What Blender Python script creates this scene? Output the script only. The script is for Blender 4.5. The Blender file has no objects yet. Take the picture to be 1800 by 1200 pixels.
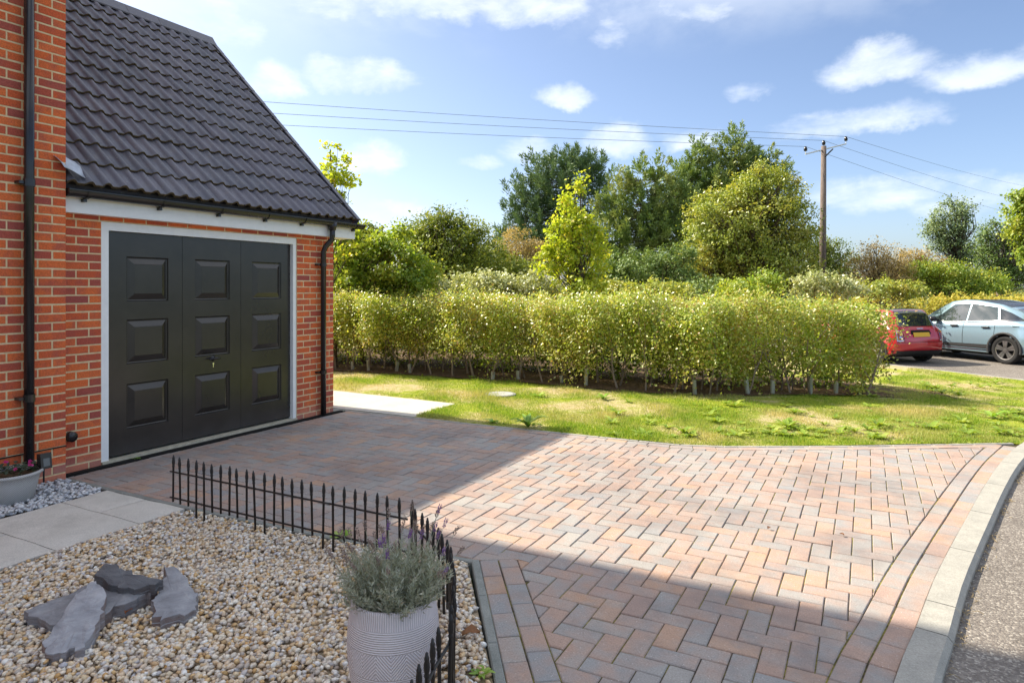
import bpy, bmesh, math, random
import numpy as np
from mathutils import Vector, Matrix, noise
from mathutils.bvhtree import BVHTree

random.seed(7)
RNG = np.random.default_rng(7)
S = bpy.context.scene
COL = S.collection
R = math.radians

# ------------------------------------------------------------------ camera
# world axes: +Y runs along the garage front away from the camera, +X points out of the garage front
CAM_H, FPX, HORIZ, YAW = 1.64, 1175.0, 505.0, R(28)
cam_d = bpy.data.cameras.new('camera')
cam = bpy.data.objects.new('camera', cam_d)
COL.objects.link(cam)
cam.location = (0, 0, CAM_H)
cam.rotation_euler = (R(90), 0, YAW)
cam_d.sensor_width = 36
cam_d.lens = 36 * FPX / 1800
cam_d.shift_y = -(600 - HORIZ) / 1800
cam_d.clip_start = 0.05
cam_d.clip_end = 3000
S.camera = cam

# ------------------------------------------------------------------ sun and sky
SUN_EL = R(42.5)
SUN_TO = Vector((-1.0, -0.03, math.tan(SUN_EL))).normalized()      # direction towards the sun
sun_d = bpy.data.lights.new('sun', 'SUN')
sun_d.energy = 3.5
sun_d.angle = R(0.55)
sun_d.color = (1.0, 0.92, 0.76)
sun = bpy.data.objects.new('sun', sun_d)
COL.objects.link(sun)
sun.rotation_euler = SUN_TO.to_track_quat('Z', 'Y').to_euler()

S.view_settings.view_transform = 'Standard'
S.view_settings.look = 'None'
S.view_settings.gamma = 1
S.view_settings.exposure = 1.40
S.view_settings.use_curve_mapping = False
S.render.engine = 'CYCLES'
S.cycles.use_denoising = True
S.cycles.max_bounces = 7
S.cycles.diffuse_bounces = 4
S.cycles.glossy_bounces = 3
S.cycles.transmission_bounces = 4
S.cycles.transparent_max_bounces = 8
S.cycles.sample_clamp_indirect = 8
S.cycles.caustics_reflective = False
S.cycles.caustics_refractive = False

CY, SY = math.cos(YAW), math.sin(YAW)


def at(px, py, d):
    """the point that lies d metres in front of the camera in the direction of a photo pixel"""
    X = (px - 900) / FPX * d
    return Vector((X * CY - d * SY, X * SY + d * CY, CAM_H - (py - HORIZ) / FPX * d))


def gp(px, py, z=0.0):
    d = (CAM_H - z) * FPX / (py - HORIZ)
    return at(px, py, d)


def dirpx(px, py):
    v = at(px, py, 1.0) - Vector((0, 0, CAM_H))
    return v.normalized()


# ------------------------------------------------------------------ node helpers
def nd(nt, typ, ins=None, **attrs):
    n = nt.nodes.new(typ)
    for k, v in attrs.items():
        setattr(n, k, v)
    for k, v in (ins or {}).items():
        s = n.inputs[k]
        if isinstance(v, bpy.types.NodeSocket):
            nt.links.new(v, s)
        elif isinstance(v, (tuple, list)) and len(v) == 3 and s.type == 'RGBA':
            s.default_value = (*v, 1)
        else:
            s.default_value = v
    return n


def mth(nt, op, a, b=None, c=None, clamp=False):
    n = nt.nodes.new('ShaderNodeMath')
    n.operation = op
    n.use_clamp = clamp
    for i, v in enumerate((a, b, c)):
        if v is None:
            continue
        if isinstance(v, bpy.types.NodeSocket):
            nt.links.new(v, n.inputs[i])
        else:
            n.inputs[i].default_value = v
    return n.outputs[0]


def vmath(nt, op, a, b=None):
    n = nt.nodes.new('ShaderNodeVectorMath')
    n.operation = op
    for i, v in enumerate((a, b)):
        if v is None:
            continue
        if isinstance(v, bpy.types.NodeSocket):
            nt.links.new(v, n.inputs[i])
        else:
            n.inputs[i].default_value = v
    return n.outputs['Value'] if op == 'DOT_PRODUCT' else n.outputs['Vector']


def ramp(nt, fac, stops, interp='LINEAR'):
    n = nt.nodes.new('ShaderNodeValToRGB')
    cr = n.color_ramp
    cr.interpolation = interp
    while len(cr.elements) < len(stops):
        cr.elements.new(0.5)
    for e, (p, c) in zip(cr.elements, stops):
        e.position = p
        e.color = (c, c, c, 1) if isinstance(c, (int, float)) else (*c, 1)
    if isinstance(fac, bpy.types.NodeSocket):
        nt.links.new(fac, n.inputs[0])
    return n.outputs[0]


def mixc(nt, fac, a, b, blend='MIX'):
    n = nt.nodes.new('ShaderNodeMix')
    n.data_type = 'RGBA'
    n.blend_type = blend
    for sock, v in ((n.inputs[0], fac), (n.inputs[6], a), (n.inputs[7], b)):
        if isinstance(v, bpy.types.NodeSocket):
            nt.links.new(v, sock)
        elif isinstance(v, (tuple, list)):
            sock.default_value = (*v, 1)
        else:
            sock.default_value = v
    return n.outputs[2]


def nz(nt, vec, scale, detail=4, rough=0.55, dist=0.0):
    n = nd(nt, 'ShaderNodeTexNoise', {'Scale': scale, 'Detail': detail, 'Roughness': rough, 'Distortion': dist})
    if vec is not None:
        nt.links.new(vec, n.inputs['Vector'])
    return n.outputs['Fac']


def wpos(nt):
    return nt.nodes.new('ShaderNodeNewGeometry').outputs['Position']


def opos(nt):
    return nt.nodes.new('ShaderNodeTexCoord').outputs['Object']


def rnd(nt, mode):
    if mode == 'obj':
        return nt.nodes.new('ShaderNodeObjectInfo').outputs['Random']
    return nt.nodes.new('ShaderNodeNewGeometry').outputs['Random Per Island']


def start(name):
    m = bpy.data.materials.new(name)
    m.use_nodes = True
    nt = m.node_tree
    nt.nodes.clear()
    return m, nt


def finish(m, nt, shader):
    o = nt.nodes.new('ShaderNodeOutputMaterial')
    nt.links.new(shader, o.inputs[0])
    return m


def bump(nt, h, strength=0.3, dist=0.01):
    return nd(nt, 'ShaderNodeBump', {'Height': h, 'Strength': strength, 'Distance': dist}).outputs[0]


def pbsdf(nt, col, rough=0.6, spec=0.4, normal=None, metal=0.0, coat=0.0, **more):
    ins = {'Base Color': col, 'Roughness': rough, 'Specular IOR Level': spec, 'Metallic': metal, 'Coat Weight': coat}
    ins.update(more)
    n = nd(nt, 'ShaderNodeBsdfPrincipled', ins)
    if normal is not None:
        nt.links.new(normal, n.inputs['Normal'])
    return n.outputs[0]


# ------------------------------------------------------------------ world: physical sky with fair-weather cumulus
SKY_SEED, CLOUD_T = 2.74, 0.425
W = bpy.data.worlds.new('World')
S.world = W
W.use_nodes = True
nt = W.node_tree
nt.nodes.clear()
sky = nd(nt, 'ShaderNodeTexSky', sky_type='NISHITA', sun_disc=False, sun_elevation=SUN_EL,
         sun_rotation=math.atan2(SUN_TO.x, SUN_TO.y), altitude=20, air_density=0.72, dust_density=1.8, ozone_density=1.6)
gen = nt.nodes.new('ShaderNodeTexCoord').outputs['Generated']
dvec = vmath(nt, 'NORMALIZE', gen)
wn = nd(nt, 'ShaderNodeTexNoise', {'Vector': dvec, 'Scale': 16.0, 'Detail': 5.0, 'Roughness': 0.6})
warp = vmath(nt, 'SUBTRACT', wn.outputs['Color'], (0.5, 0.5, 0.5))
wsc = nt.nodes.new('ShaderNodeVectorMath')
wsc.operation = 'SCALE'
nt.links.new(warp, wsc.inputs[0])
wsc.inputs['Scale'].default_value = 0.045
dw = vmath(nt, 'ADD', dvec, wsc.outputs[0])
# (pixel x, pixel y, half width, half height, strength) of the clouds seen in the photograph, as directions in the sky
CLOUDS = [(620, 138, 108, 46, 1.0), (480, 150, 62, 40, .85), (395, 45, 95, 70, .75), (735, 8, 110, 48, .9), (940, 12, 115, 52, .75),
          (1200, 8, 120, 42, .6), (1080, 65, 40, 34, .45), (1000, 170, 54, 26, .85), (1085, 250, 62, 40, .95), (1215, 245, 60, 26, .65),
          (1545, 122, 100, 44, .82), (1730, 128, 112, 46, .85), (1500, 218, 150, 32, .7), (1310, 165, 38, 22, .45),
          (640, 280, 75, 36, .65), (840, 288, 46, 22, .6), (690, 385, 70, 34, .6), (930, 270, 60, 24, .4), (1560, 345, 150, 46, .6),
          (1720, 350, 120, 50, .55), (520, 5, 120, 40, .6), (1900, 60, 90, 60, .8)]
field = None
for px, py, w_, h_, st in CLOUDS:
    c = dirpx(px, py)
    e1 = Vector((0, 0, 1)).cross(c).normalized()
    e2 = c.cross(e1)
    k = (Vector((px - 900, FPX)).length / FPX)
    a = vmath(nt, 'DOT_PRODUCT', vmath(nt, 'SUBTRACT', dw, c), e1 * (FPX * k / w_))
    b = vmath(nt, 'DOT_PRODUCT', vmath(nt, 'SUBTRACT', dw, c), e2 * (FPX * k / h_))
    b = mth(nt, 'MAXIMUM', b, mth(nt, 'MULTIPLY', b, -1.5))
    r2 = mth(nt, 'MULTIPLY_ADD', b, b, mth(nt, 'MULTIPLY', a, a))
    f = mth(nt, 'MULTIPLY', mth(nt, 'SUBTRACT', 1.0, r2), st)
    field = f if field is None else mth(nt, 'MAXIMUM', field, f)
sq = vmath(nt, 'MULTIPLY', dvec, (1, 1, 2.4))
fb = nz(nt, sq, 9.0, 9, 0.62, 0.2)
fb2 = nz(nt, sq, 2.2, 4, 0.5)
# cloud amount: the noise decides everywhere, the cloud directions above push it up
dens = mth(nt, 'ADD', mth(nt, 'MULTIPLY', mth(nt, 'MAXIMUM', field, -0.45), 0.80), mth(nt, 'MULTIPLY', mth(nt, 'SUBTRACT', fb, 0.5), 1.5))
dens = mth(nt, 'ADD', dens, mth(nt, 'MULTIPLY', mth(nt, 'SUBTRACT', fb2, 0.5), 0.5))
mask = nd(nt, 'ShaderNodeMapRange', {'Value': dens, 'From Min': -0.08, 'From Max': 0.78, 'To Min': 0.0, 'To Max': 0.72}, interpolation_type='SMOOTHSTEP').outputs[0]
z = nd(nt, 'ShaderNodeSeparateXYZ', {0: dvec}).outputs['Z']
fade = nd(nt, 'ShaderNodeMapRange', {'Value': z, 'From Min': 0.0, 'From Max': 0.05}).outputs[0]
# unseen cloud overhead, added to lift the shade, on a level cloud base
xy = nd(nt, 'ShaderNodeSeparateXYZ', {0: dvec})
den = mth(nt, 'ADD', mth(nt, 'MAXIMUM', z, 0.0), 0.22)
cb = nd(nt, 'ShaderNodeCombineXYZ', {0: mth(nt, 'DIVIDE', xy.outputs[0], den), 1: mth(nt, 'DIVIDE', xy.outputs[1], den), 2: SKY_SEED}).outputs[0]
cbn = nz(nt, cb, 1.15, 8, 0.58, 0.15)
maskb = nd(nt, 'ShaderNodeMapRange', {'Value': cbn, 'From Min': CLOUD_T, 'From Max': CLOUD_T + 0.13, 'To Min': 0.0, 'To Max': 0.95}, interpolation_type='SMOOTHSTEP').outputs[0]
high = nd(nt, 'ShaderNodeMapRange', {'Value': z, 'From Min': 0.30, 'From Max': 0.48}, interpolation_type='SMOOTHSTEP').outputs[0]
maskb = mth(nt, 'MULTIPLY', maskb, high)
mask = mth(nt, 'MULTIPLY', mth(nt, 'MAXIMUM', mask, maskb), fade)
ccol = ramp(nt, fb, [(0.32, (4.2, 4.7, 5.5)), (0.62, (5.3, 5.55, 5.9))])
skyc = mixc(nt, mask, sky.outputs[0], ccol)
bg = nd(nt, 'ShaderNodeBackground', {'Color': skyc, 'Strength': 0.088})
wo = nt.nodes.new('ShaderNodeOutputWorld')
nt.links.new(bg.outputs[0], wo.inputs[0])


# ------------------------------------------------------------------ object helpers
def tag(o, label, cat, group=None):
    o['label'] = label
    o['category'] = cat
    if group:
        o['group'] = group
    return o


def kind(o, k):
    o['kind'] = k
    return o


def empty(name, loc=(0, 0, 0), rz=0.0):
    o = bpy.data.objects.new(name, None)
    o.empty_display_size = 0.2
    COL.objects.link(o)
    o.location = loc
    o.rotation_euler = (0, 0, rz)
    return o


def link(name, me, mat=None, parent=None, world=True):
    """links a mesh; world=True: its coordinates are world coordinates even under an Empty"""
    if mat is not None and not me.materials:
        me.materials.append(mat)
    o = bpy.data.objects.new(name, me)
    COL.objects.link(o)
    if parent is not None:
        o.parent = parent
        if world and parent.type == 'EMPTY':
            o.matrix_parent_inverse = Matrix.Translation(-parent.location)
    return o


def mesh_np(name, v, f, smooth=False):
    """v (N,3), f (M,3 or 4) arrays"""
    v = np.asarray(v, dtype=np.float32)
    f = np.asarray(f, dtype=np.int32)
    me = bpy.data.meshes.new(name)
    me.vertices.add(len(v))
    me.vertices.foreach_set('co', v.ravel())
    n, k = f.shape
    me.loops.add(n * k)
    me.loops.foreach_set('vertex_index', f.ravel())
    me.polygons.add(n)
    me.polygons.foreach_set('loop_start', np.arange(0, n * k, k, dtype=np.int32))
    me.polygons.foreach_set('loop_total', np.full(n, k, dtype=np.int32))
    if smooth:
        me.polygons.foreach_set('use_smooth', np.ones(n, dtype=bool))
    me.update(calc_edges=True)
    return me


class MB:
    """collects shapes that become one mesh"""

    def __init__(self):
        self.v, self.f = [], []

    def add(self, vs, fs):
        b = len(self.v)
        self.v += [tuple(p) for p in vs]
        self.f += [tuple(i + b for i in q) for q in fs]
        return self

    def box(self, x0, x1, y0, y1, z0, z1):
        vs = [(x, y, z) for z in (z0, z1) for y in (y0, y1) for x in (x0, x1)]
        return self.add(vs, [(0, 2, 3, 1), (4, 5, 7, 6), (0, 1, 5, 4), (2, 6, 7, 3), (0, 4, 6, 2), (1, 3, 7, 5)])

    def tube(self, path, rad, n=8, caps=True):
        path = [Vector(p) for p in path]
        if not isinstance(rad, (list, tuple)):
            rad = [rad] * len(path)
        rings = []
        prev = None
        for i, p in enumerate(path):
            t = (path[min(i + 1, len(path) - 1)] - path[max(i - 1, 0)]).normalized()
            if prev is None:
                ref = Vector((0, 0, 1)) if abs(t.z) < 0.9 else Vector((1, 0, 0))
                a = t.cross(ref).normalized()
            else:
                a = (prev - t * prev.dot(t)).normalized()
            prev = a
            b = t.cross(a)
            rings.append([p + (a * math.cos(2 * math.pi * k / n) + b * math.sin(2 * math.pi * k / n)) * rad[i] for k in range(n)])
        vs = [q for r_ in rings for q in r_]
        fs = []
        for i in range(len(path) - 1):
            for k in range(n):
                k2 = (k + 1) % n
                fs.append((i * n + k, i * n + k2, (i + 1) * n + k2, (i + 1) * n + k))
        if caps:
            fs.append(tuple(range(n - 1, -1, -1)))
            fs.append(tuple((len(path) - 1) * n + k for k in range(n)))
        return self.add(vs, fs)

    def lathe(self, prof, n=24, c=(0, 0, 0), caps=True):
        vs, fs = [], []
        for r_, z_ in prof:
            vs += [(c[0] + r_ * math.cos(2 * math.pi * k / n), c[1] + r_ * math.sin(2 * math.pi * k / n), c[2] + z_) for k in range(n)]
        for i in range(len(prof) - 1):
            for k in range(n):
                k2 = (k + 1) % n
                fs.append((i * n + k, i * n + k2, (i + 1) * n + k2, (i + 1) * n + k))
        if caps:
            fs.append(tuple(range(n - 1, -1, -1)))
            fs.append(tuple((len(prof) - 1) * n + k for k in range(n)))
        return self.add(vs, fs)

    def prism(self, poly, z0, z1, ch=0.0):
        """polygon (counter-clockwise xy) between z0 and z1 with a chamfered top edge"""
        n = len(poly)
        if ch > 0:
            ins = inset(poly, ch)
            rings = [[(x, y, z0) for x, y in poly], [(x, y, z1 - ch) for x, y in poly], [(x, y, z1) for x, y in ins]]
        else:
            rings = [[(x, y, z0) for x, y in poly], [(x, y, z1) for x, y in poly]]
        vs = [p for r_ in rings for p in r_]
        fs = []
        for i in range(len(rings) - 1):
            for k in range(n):
                k2 = (k + 1) % n
                fs.append((i * n + k, i * n + k2, (i + 1) * n + k2, (i + 1) * n + k))
        fs.append(tuple((len(rings) - 1) * n + k for k in range(n)))
        return self.add(vs, fs)

    def mesh(self, name, smooth=False):
        me = bpy.data.meshes.new(name)
        me.from_pydata(self.v, [], self.f)
        if smooth:
            me.polygons.foreach_set('use_smooth', [True] * len(me.polygons))
        me.update()
        return me

    def build(self, name, mat, parent=None, smooth=False, world=True):
        return link(name, self.mesh(name, smooth), mat, parent, world)


def area(poly):
    return 0.5 * sum(poly[i][0] * poly[(i + 1) % len(poly)][1] - poly[(i + 1) % len(poly)][0] * poly[i][1] for i in range(len(poly)))


def inset(poly, d):
    """moves every edge of a ccw polygon inwards by d"""
    n = len(poly)
    out = []
    for i in range(n):
        p0, p1, p2 = Vector(poly[i - 1]), Vector(poly[i]), Vector(poly[(i + 1) % n])
        e1, e2 = (p1 - p0), (p2 - p1)
        if e1.length < 1e-9 or e2.length < 1e-9:
            out.append((p1.x, p1.y))
            continue
        e1.normalize(); e2.normalize()
        n1, n2 = Vector((-e1.y, e1.x)), Vector((-e2.y, e2.x))
        m = n1 + n2
        if m.length < 1e-6:
            m = n1
        m.normalize()
        k = d / max(0.35, m.dot(n1))
        q = p1 + m * k
        out.append((q.x, q.y))
    return out


def clean(poly, eps=0.004):
    out = []
    for p in poly:
        if not out or (abs(p[0] - out[-1][0]) + abs(p[1] - out[-1][1])) > eps:
            out.append(p)
    while len(out) > 1 and (abs(out[0][0] - out[-1][0]) + abs(out[0][1] - out[-1][1])) <= eps:
        out.pop()
    return out


def clip(subject, rect):
    """Sutherland-Hodgman: any polygon against a convex ccw polygon"""
    out = list(subject)
    n = len(rect)
    for i in range(n):
        a, b = rect[i], rect[(i + 1) % n]
        ex, ey = b[0] - a[0], b[1] - a[1]
        src, out = out, []
        if not src:
            return []
        for j in range(len(src)):
            p, q = src[j - 1], src[j]
            dp = ex * (p[1] - a[1]) - ey * (p[0] - a[0])
            dq = ex * (q[1] - a[1]) - ey * (q[0] - a[0])
            if (dp >= 0) != (dq >= 0):
                t = dp / (dp - dq)
                out.append((p[0] + t * (q[0] - p[0]), p[1] + t * (q[1] - p[1])))
            if dq >= 0:
                out.append(q)
    return out


def inpoly(p, poly):
    x, y = p
    c = False
    for i in range(len(poly)):
        (x1, y1), (x2, y2) = poly[i - 1], poly[i]
        if (y1 > y) != (y2 > y) and x < (x2 - x1) * (y - y1) / (y2 - y1) + x1:
            c = not c
    return c


def inpoly_np(P, poly):
    c = np.zeros(len(P), dtype=bool)
    x, y = P[:, 0], P[:, 1]
    for i in range(len(poly)):
        (x1, y1), (x2, y2) = poly[i - 1], poly[i]
        if y1 == y2:
            continue
        hit = ((y1 > y) != (y2 > y)) & (x < (x2 - x1) * (y - y1) / (y2 - y1) + x1)
        c ^= hit
    return c


def offset_line(pl, d):
    """polyline shifted to its left by d"""
    out = []
    for i, p in enumerate(pl):
        p = Vector(p)
        t = (Vector(pl[min(i + 1, len(pl) - 1)]) - Vector(pl[max(i - 1, 0)])).normalized()
        nrm = Vector((-t.y, t.x))
        k = 1.0
        if 0 < i < len(pl) - 1:
            e = (Vector(pl[i + 1]) - p).normalized()
            k = 1 / max(0.5, nrm.dot(Vector((-e.y, e.x))))
        q = p + nrm * d * k
        out.append((q.x, q.y))
    return out


def resample(pl, step):
    pts = [Vector(p) for p in pl]
    L = [0.0]
    for a, b in zip(pts, pts[1:]):
        L.append(L[-1] + (b - a).length)
    n = max(1, round(L[-1] / step))
    out = []
    for i in range(n + 1):
        s = L[-1] * i / n
        k = min(max(0, next((j for j in range(len(L) - 1) if L[j + 1] >= s - 1e-9), len(L) - 2)), len(L) - 2)
        t = (s - L[k]) / max(1e-9, L[k + 1] - L[k])
        q = pts[k].lerp(pts[k + 1], t)
        out.append((q.x, q.y))
    return out


def spline(pts, n=8):
    """Catmull-Rom through points"""
    pts = [Vector(p) for p in pts]
    out = []
    for i in range(len(pts) - 1):
        p0, p1, p2, p3 = pts[max(i - 1, 0)], pts[i], pts[i + 1], pts[min(i + 2, len(pts) - 1)]
        for k in range(n):
            t = k / n
            q = 0.5 * ((2 * p1) + (p2 - p0) * t + (2 * p0 - 5 * p1 + 4 * p2 - p3) * t * t + (3 * p1 - p0 - 3 * p2 + p3) * t ** 3)
            out.append(tuple(q))
    out.append(tuple(pts[-1]))
    return out


def sstep(a, b, x):
    t = np.clip((x - a) / (b - a), 0, 1)
    return t * t * (3 - 2 * t)


def zt(x, y):
    """height of the ground: level round the house, falling gently to the parking court"""
    t = ((y - 8.8) + 0.5 * (x + 1)) / 10
    return -0.28 * sstep(0.0, 1.0, t)
# ------------------------------------------------------------------ materials
def m_brick(mode):
    m, nt = start('brick_' + mode)
    p = wpos(nt)
    r = rnd(nt, mode)
    base = ramp(nt, r, [(0.0, (.72, .15, .045)), (.25, (.76, .18, .055)), (.5, (.66, .13, .045)), (.68, (.50, .10, .055)), (.82, (.37, .09, .075)), (.92, (.60, .125, .05)), (1.0, (.74, .175, .06))])
    n1 = nz(nt, p, 7, 3)
    alt = mixc(nt, ramp(nt, n1, [(.46, 0.0), (.68, .6)]), base, (.38, .10, .08))
    n2 = nz(nt, p, 90, 4, .7)
    c = mixc(nt, 0.5, alt, ramp(nt, n2, [(.3, (.45, .4, .4)), (.7, (1.5, 1.45, 1.4))]), 'MULTIPLY')
    # pale salts and splashed dust on the lowest courses
    sz = nd(nt, 'ShaderNodeSeparateXYZ', {0: p}).outputs['Z']
    low = nd(nt, 'ShaderNodeMapRange', {'Value': mth(nt, 'ADD', sz, mth(nt, 'MULTIPLY', mth(nt, 'SUBTRACT', n1, .5), .25)), 'From Min': 0.19, 'From Max': 0.08, 'To Min': 0.0, 'To Max': .38}).outputs[0]
    c = mixc(nt, low, c, (.52, .34, .27))
    h = mth(nt, 'ADD', mth(nt, 'MULTIPLY', n2, .6), nz(nt, p, 320, 2))
    return finish(m, nt, pbsdf(nt, c, .86, .25, bump(nt, h, .45, .004)))


def m_mortar():
    m, nt = start('mortar')
    p = wpos(nt)
    c = ramp(nt, nz(nt, p, 24, 5, .65), [(.3, (.66, .48, .26)), (.7, (.84, .66, .41))])
    return finish(m, nt, pbsdf(nt, c, .95, .1, bump(nt, nz(nt, p, 260, 3), .6, .004)))


def m_brickwall():
    m, nt = start('brick_wall_far')
    p = wpos(nt)
    xyz = nd(nt, 'ShaderNodeSeparateXYZ', {0: p})
    uv = nd(nt, 'ShaderNodeCombineXYZ', {0: mth(nt, 'ADD', xyz.outputs[0], xyz.outputs[1]), 1: xyz.outputs[2]}).outputs[0]
    b = nd(nt, 'ShaderNodeTexBrick', {'Vector': uv, 'Color1': (.68, .145, .05), 'Color2': (.44, .105, .06), 'Mortar': (.76, .58, .34), 'Scale': 1.0,
                                      'Mortar Size': .005, 'Brick Width': .225, 'Row Height': .075})
    return finish(m, nt, pbsdf(nt, b.outputs[0], .9, .2))


def m_tile():
    m, nt = start('roof_tile')
    p = wpos(nt)
    r = rnd(nt, 'obj')
    c = ramp(nt, r, [(0, (.085, .082, .102)), (.25, (.135, .122, .148)), (.5, (.112, .110, .135)), (.8, (.155, .142, .165)), (1, (.125, .118, .15))])
    n = nz(nt, p, 14, 5, .65)
    c = mixc(nt, ramp(nt, n, [(.5, 0.0), (.75, .5)]), c, (.19, .165, .15))
    sp = nz(nt, p, 60, 3)
    c = mixc(nt, ramp(nt, sp, [(.66, 0.0), (.72, .75)]), c, (.36, .35, .31))
    return finish(m, nt, pbsdf(nt, c, .48, .5, bump(nt, nz(nt, p, 220, 3), .25, .003)))


def m_plain(name, col, rough=.5, spec=.5, metal=0., bscale=None, bstr=.2, var=.12, vscale=12, coat=0.):
    m, nt = start(name)
    p = opos(nt)
    n = nz(nt, p, vscale, 5, .6)
    lo = tuple(x * (1 - var) for x in col)
    hi = tuple(min(1, x * (1 + var)) for x in col)
    c = ramp(nt, n, [(.3, lo), (.7, hi)])
    nrm = bump(nt, nz(nt, p, bscale, 3), bstr, .003) if bscale else None
    return finish(m, nt, pbsdf(nt, c, rough, spec, nrm, metal, coat))


def m_door():
    m, nt = start('door_paint')
    p = wpos(nt)
    st = vmath(nt, 'MULTIPLY', p, (1, 60, 3))
    n = nz(nt, st, 6, 4, .6)
    g = nz(nt, p, 3, 4)
    c = ramp(nt, g, [(.3, (.022, .018, .016)), (.7, (.034, .028, .024))])
    sz = nd(nt, 'ShaderNodeSeparateXYZ', {0: p}).outputs['Z']
    dust = nd(nt, 'ShaderNodeMapRange', {'Value': mth(nt, 'ADD', sz, mth(nt, 'MULTIPLY', nz(nt, p, 5, 5), .22)), 'From Min': .33, 'From Max': .14, 'To Min': 0., 'To Max': .3}).outputs[0]
    c = mixc(nt, dust, c, (.10, .095, .09))
    return finish(m, nt, pbsdf(nt, c, .24, .6, bump(nt, n, .06, .002)))


def m_paver(mode):
    """brindled blocks: grey and red-brown clouded together, differently in each block"""
    m, nt = start('paver_' + mode)
    p = wpos(nt)
    r = rnd(nt, mode)
    off = nd(nt, 'ShaderNodeCombineXYZ', {0: mth(nt, 'MULTIPLY', r, 37.), 1: mth(nt, 'MULTIPLY', r, 91.), 2: mth(nt, 'MULTIPLY', r, 17.)}).outputs[0]
    q = vmath(nt, 'ADD', p, off)
    n1 = nz(nt, q, 6.5, 3, .55)
    r2 = mth(nt, 'FRACT', mth(nt, 'MULTIPLY', r, 7.31))
    f = mth(nt, 'ADD', mth(nt, 'MULTIPLY', mth(nt, 'SUBTRACT', n1, .5), 2.6), mth(nt, 'MULTIPLY', r2, 1.0), clamp=True)
    grey = ramp(nt, r, [(0, (0.292, 0.284, 0.281)), (.5, (0.358, 0.33, 0.3)), (1, (0.315, 0.292, 0.277))])
    redc = ramp(nt, mth(nt, 'FRACT', mth(nt, 'MULTIPLY', r, 3.7)), [(0, (0.393, 0.272, 0.222)), (.4, (0.428, 0.288, 0.222)), (.8, (0.414, 0.296, 0.242)), (.9, (0.463, 0.288, 0.195)), (1, (0.437, 0.301, 0.226))])
    c = mixc(nt, f, grey, redc)
    n2 = nz(nt, p, 130, 4, .75)
    c = mixc(nt, .5, c, ramp(nt, n2, [(.3, .5), (.7, 1.45)]), 'MULTIPLY')
    vo = nd(nt, 'ShaderNodeTexVoronoi', {'Vector': p, 'Scale': 85.0}, feature='F1')
    sp = ramp(nt, vo.outputs['Distance'], [(.12, 1.), (.2, 0.)])
    sc = nd(nt, 'ShaderNodeSeparateColor', {0: vo.outputs['Color']})
    c = mixc(nt, mth(nt, 'MULTIPLY', sp, ramp(nt, sc.outputs[0], [(.80, 0.), (.83, .85)])), c, (.72, .68, .63))
    c = mixc(nt, mth(nt, 'MULTIPLY', sp, ramp(nt, sc.outputs[1], [(.76, 0.), (.79, .8)])), c, (.09, .08, .08))
    # worn and stained areas
    st = nz(nt, p, .9, 6, .72)
    c = mixc(nt, ramp(nt, st, [(.36, .55), (.54, 0.)]), c, (.17, .145, .14))
    st2 = nz(nt, p, 11, 5, .7)
    c = mixc(nt, ramp(nt, st2, [(.62, 0.), (.78, .4)]), c, (.17, .155, .145))
    h = mth(nt, 'ADD', n2, mth(nt, 'MULTIPLY', nz(nt, p, 420, 2), .5))
    return finish(m, nt, pbsdf(nt, c, .84, .28, bump(nt, h, .5, .003)))


def m_joint():
    m, nt = start('joint_sand')
    p = wpos(nt)
    n = nz(nt, p, 2.2, 5, .7)
    n3 = nz(nt, p, 40, 3)
    c = ramp(nt, n3, [(.3, (.035, .028, .024)), (.7, (.085, .066, .05))])
    moss = mth(nt, 'MULTIPLY', ramp(nt, n, [(.44, 0.), (.60, .9)]), ramp(nt, n3, [(.35, .25), (.6, 1.)]))
    c = mixc(nt, moss, c, (.30, .27, .045))
    return finish(m, nt, pbsdf(nt, c, .95, .1, bump(nt, nz(nt, p, 200, 3), .8, .006)))


def m_concrete(name, lo, hi, scale=8, bs=180):
    m, nt = start(name)
    p = wpos(nt)
    n = nz(nt, p, scale, 6, .65)
    c = ramp(nt, n, [(.28, lo), (.72, hi)])
    sp = nz(nt, p, 130, 3, .7)
    c = mixc(nt, .45, c, ramp(nt, sp, [(.3, .55), (.7, 1.4)]), 'MULTIPLY')
    st = nz(nt, p, 1.7, 6, .7)
    c = mixc(nt, ramp(nt, st, [(.58, 0.), (.75, .3)]), c, tuple(x * .5 for x in lo))
    return finish(m, nt, pbsdf(nt, c, .88, .25, bump(nt, nz(nt, p, bs, 4), .5, .004)))


def m_asphalt():
    m, nt = start('asphalt')
    p = wpos(nt)
    vo = nd(nt, 'ShaderNodeTexVoronoi', {'Vector': p, 'Scale': 95.0})
    g = nd(nt, 'ShaderNodeSeparateColor', {0: vo.outputs['Color']}).outputs[0]
    c = ramp(nt, g, [(0, (.135, .115, .10)), (.5, (.185, .16, .14)), (.85, (.24, .21, .18)), (.97, (.36, .325, .28))])
    n = nz(nt, p, .8, 6, .7)
    c = mixc(nt, .6, c, ramp(nt, n, [(.3, .65), (.7, 1.4)]), 'MULTIPLY')
    return finish(m, nt, pbsdf(nt, c, .9, .25, bump(nt, mth(nt, 'SUBTRACT', 1., vo.outputs['Distance']), .7, .006)))


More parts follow.
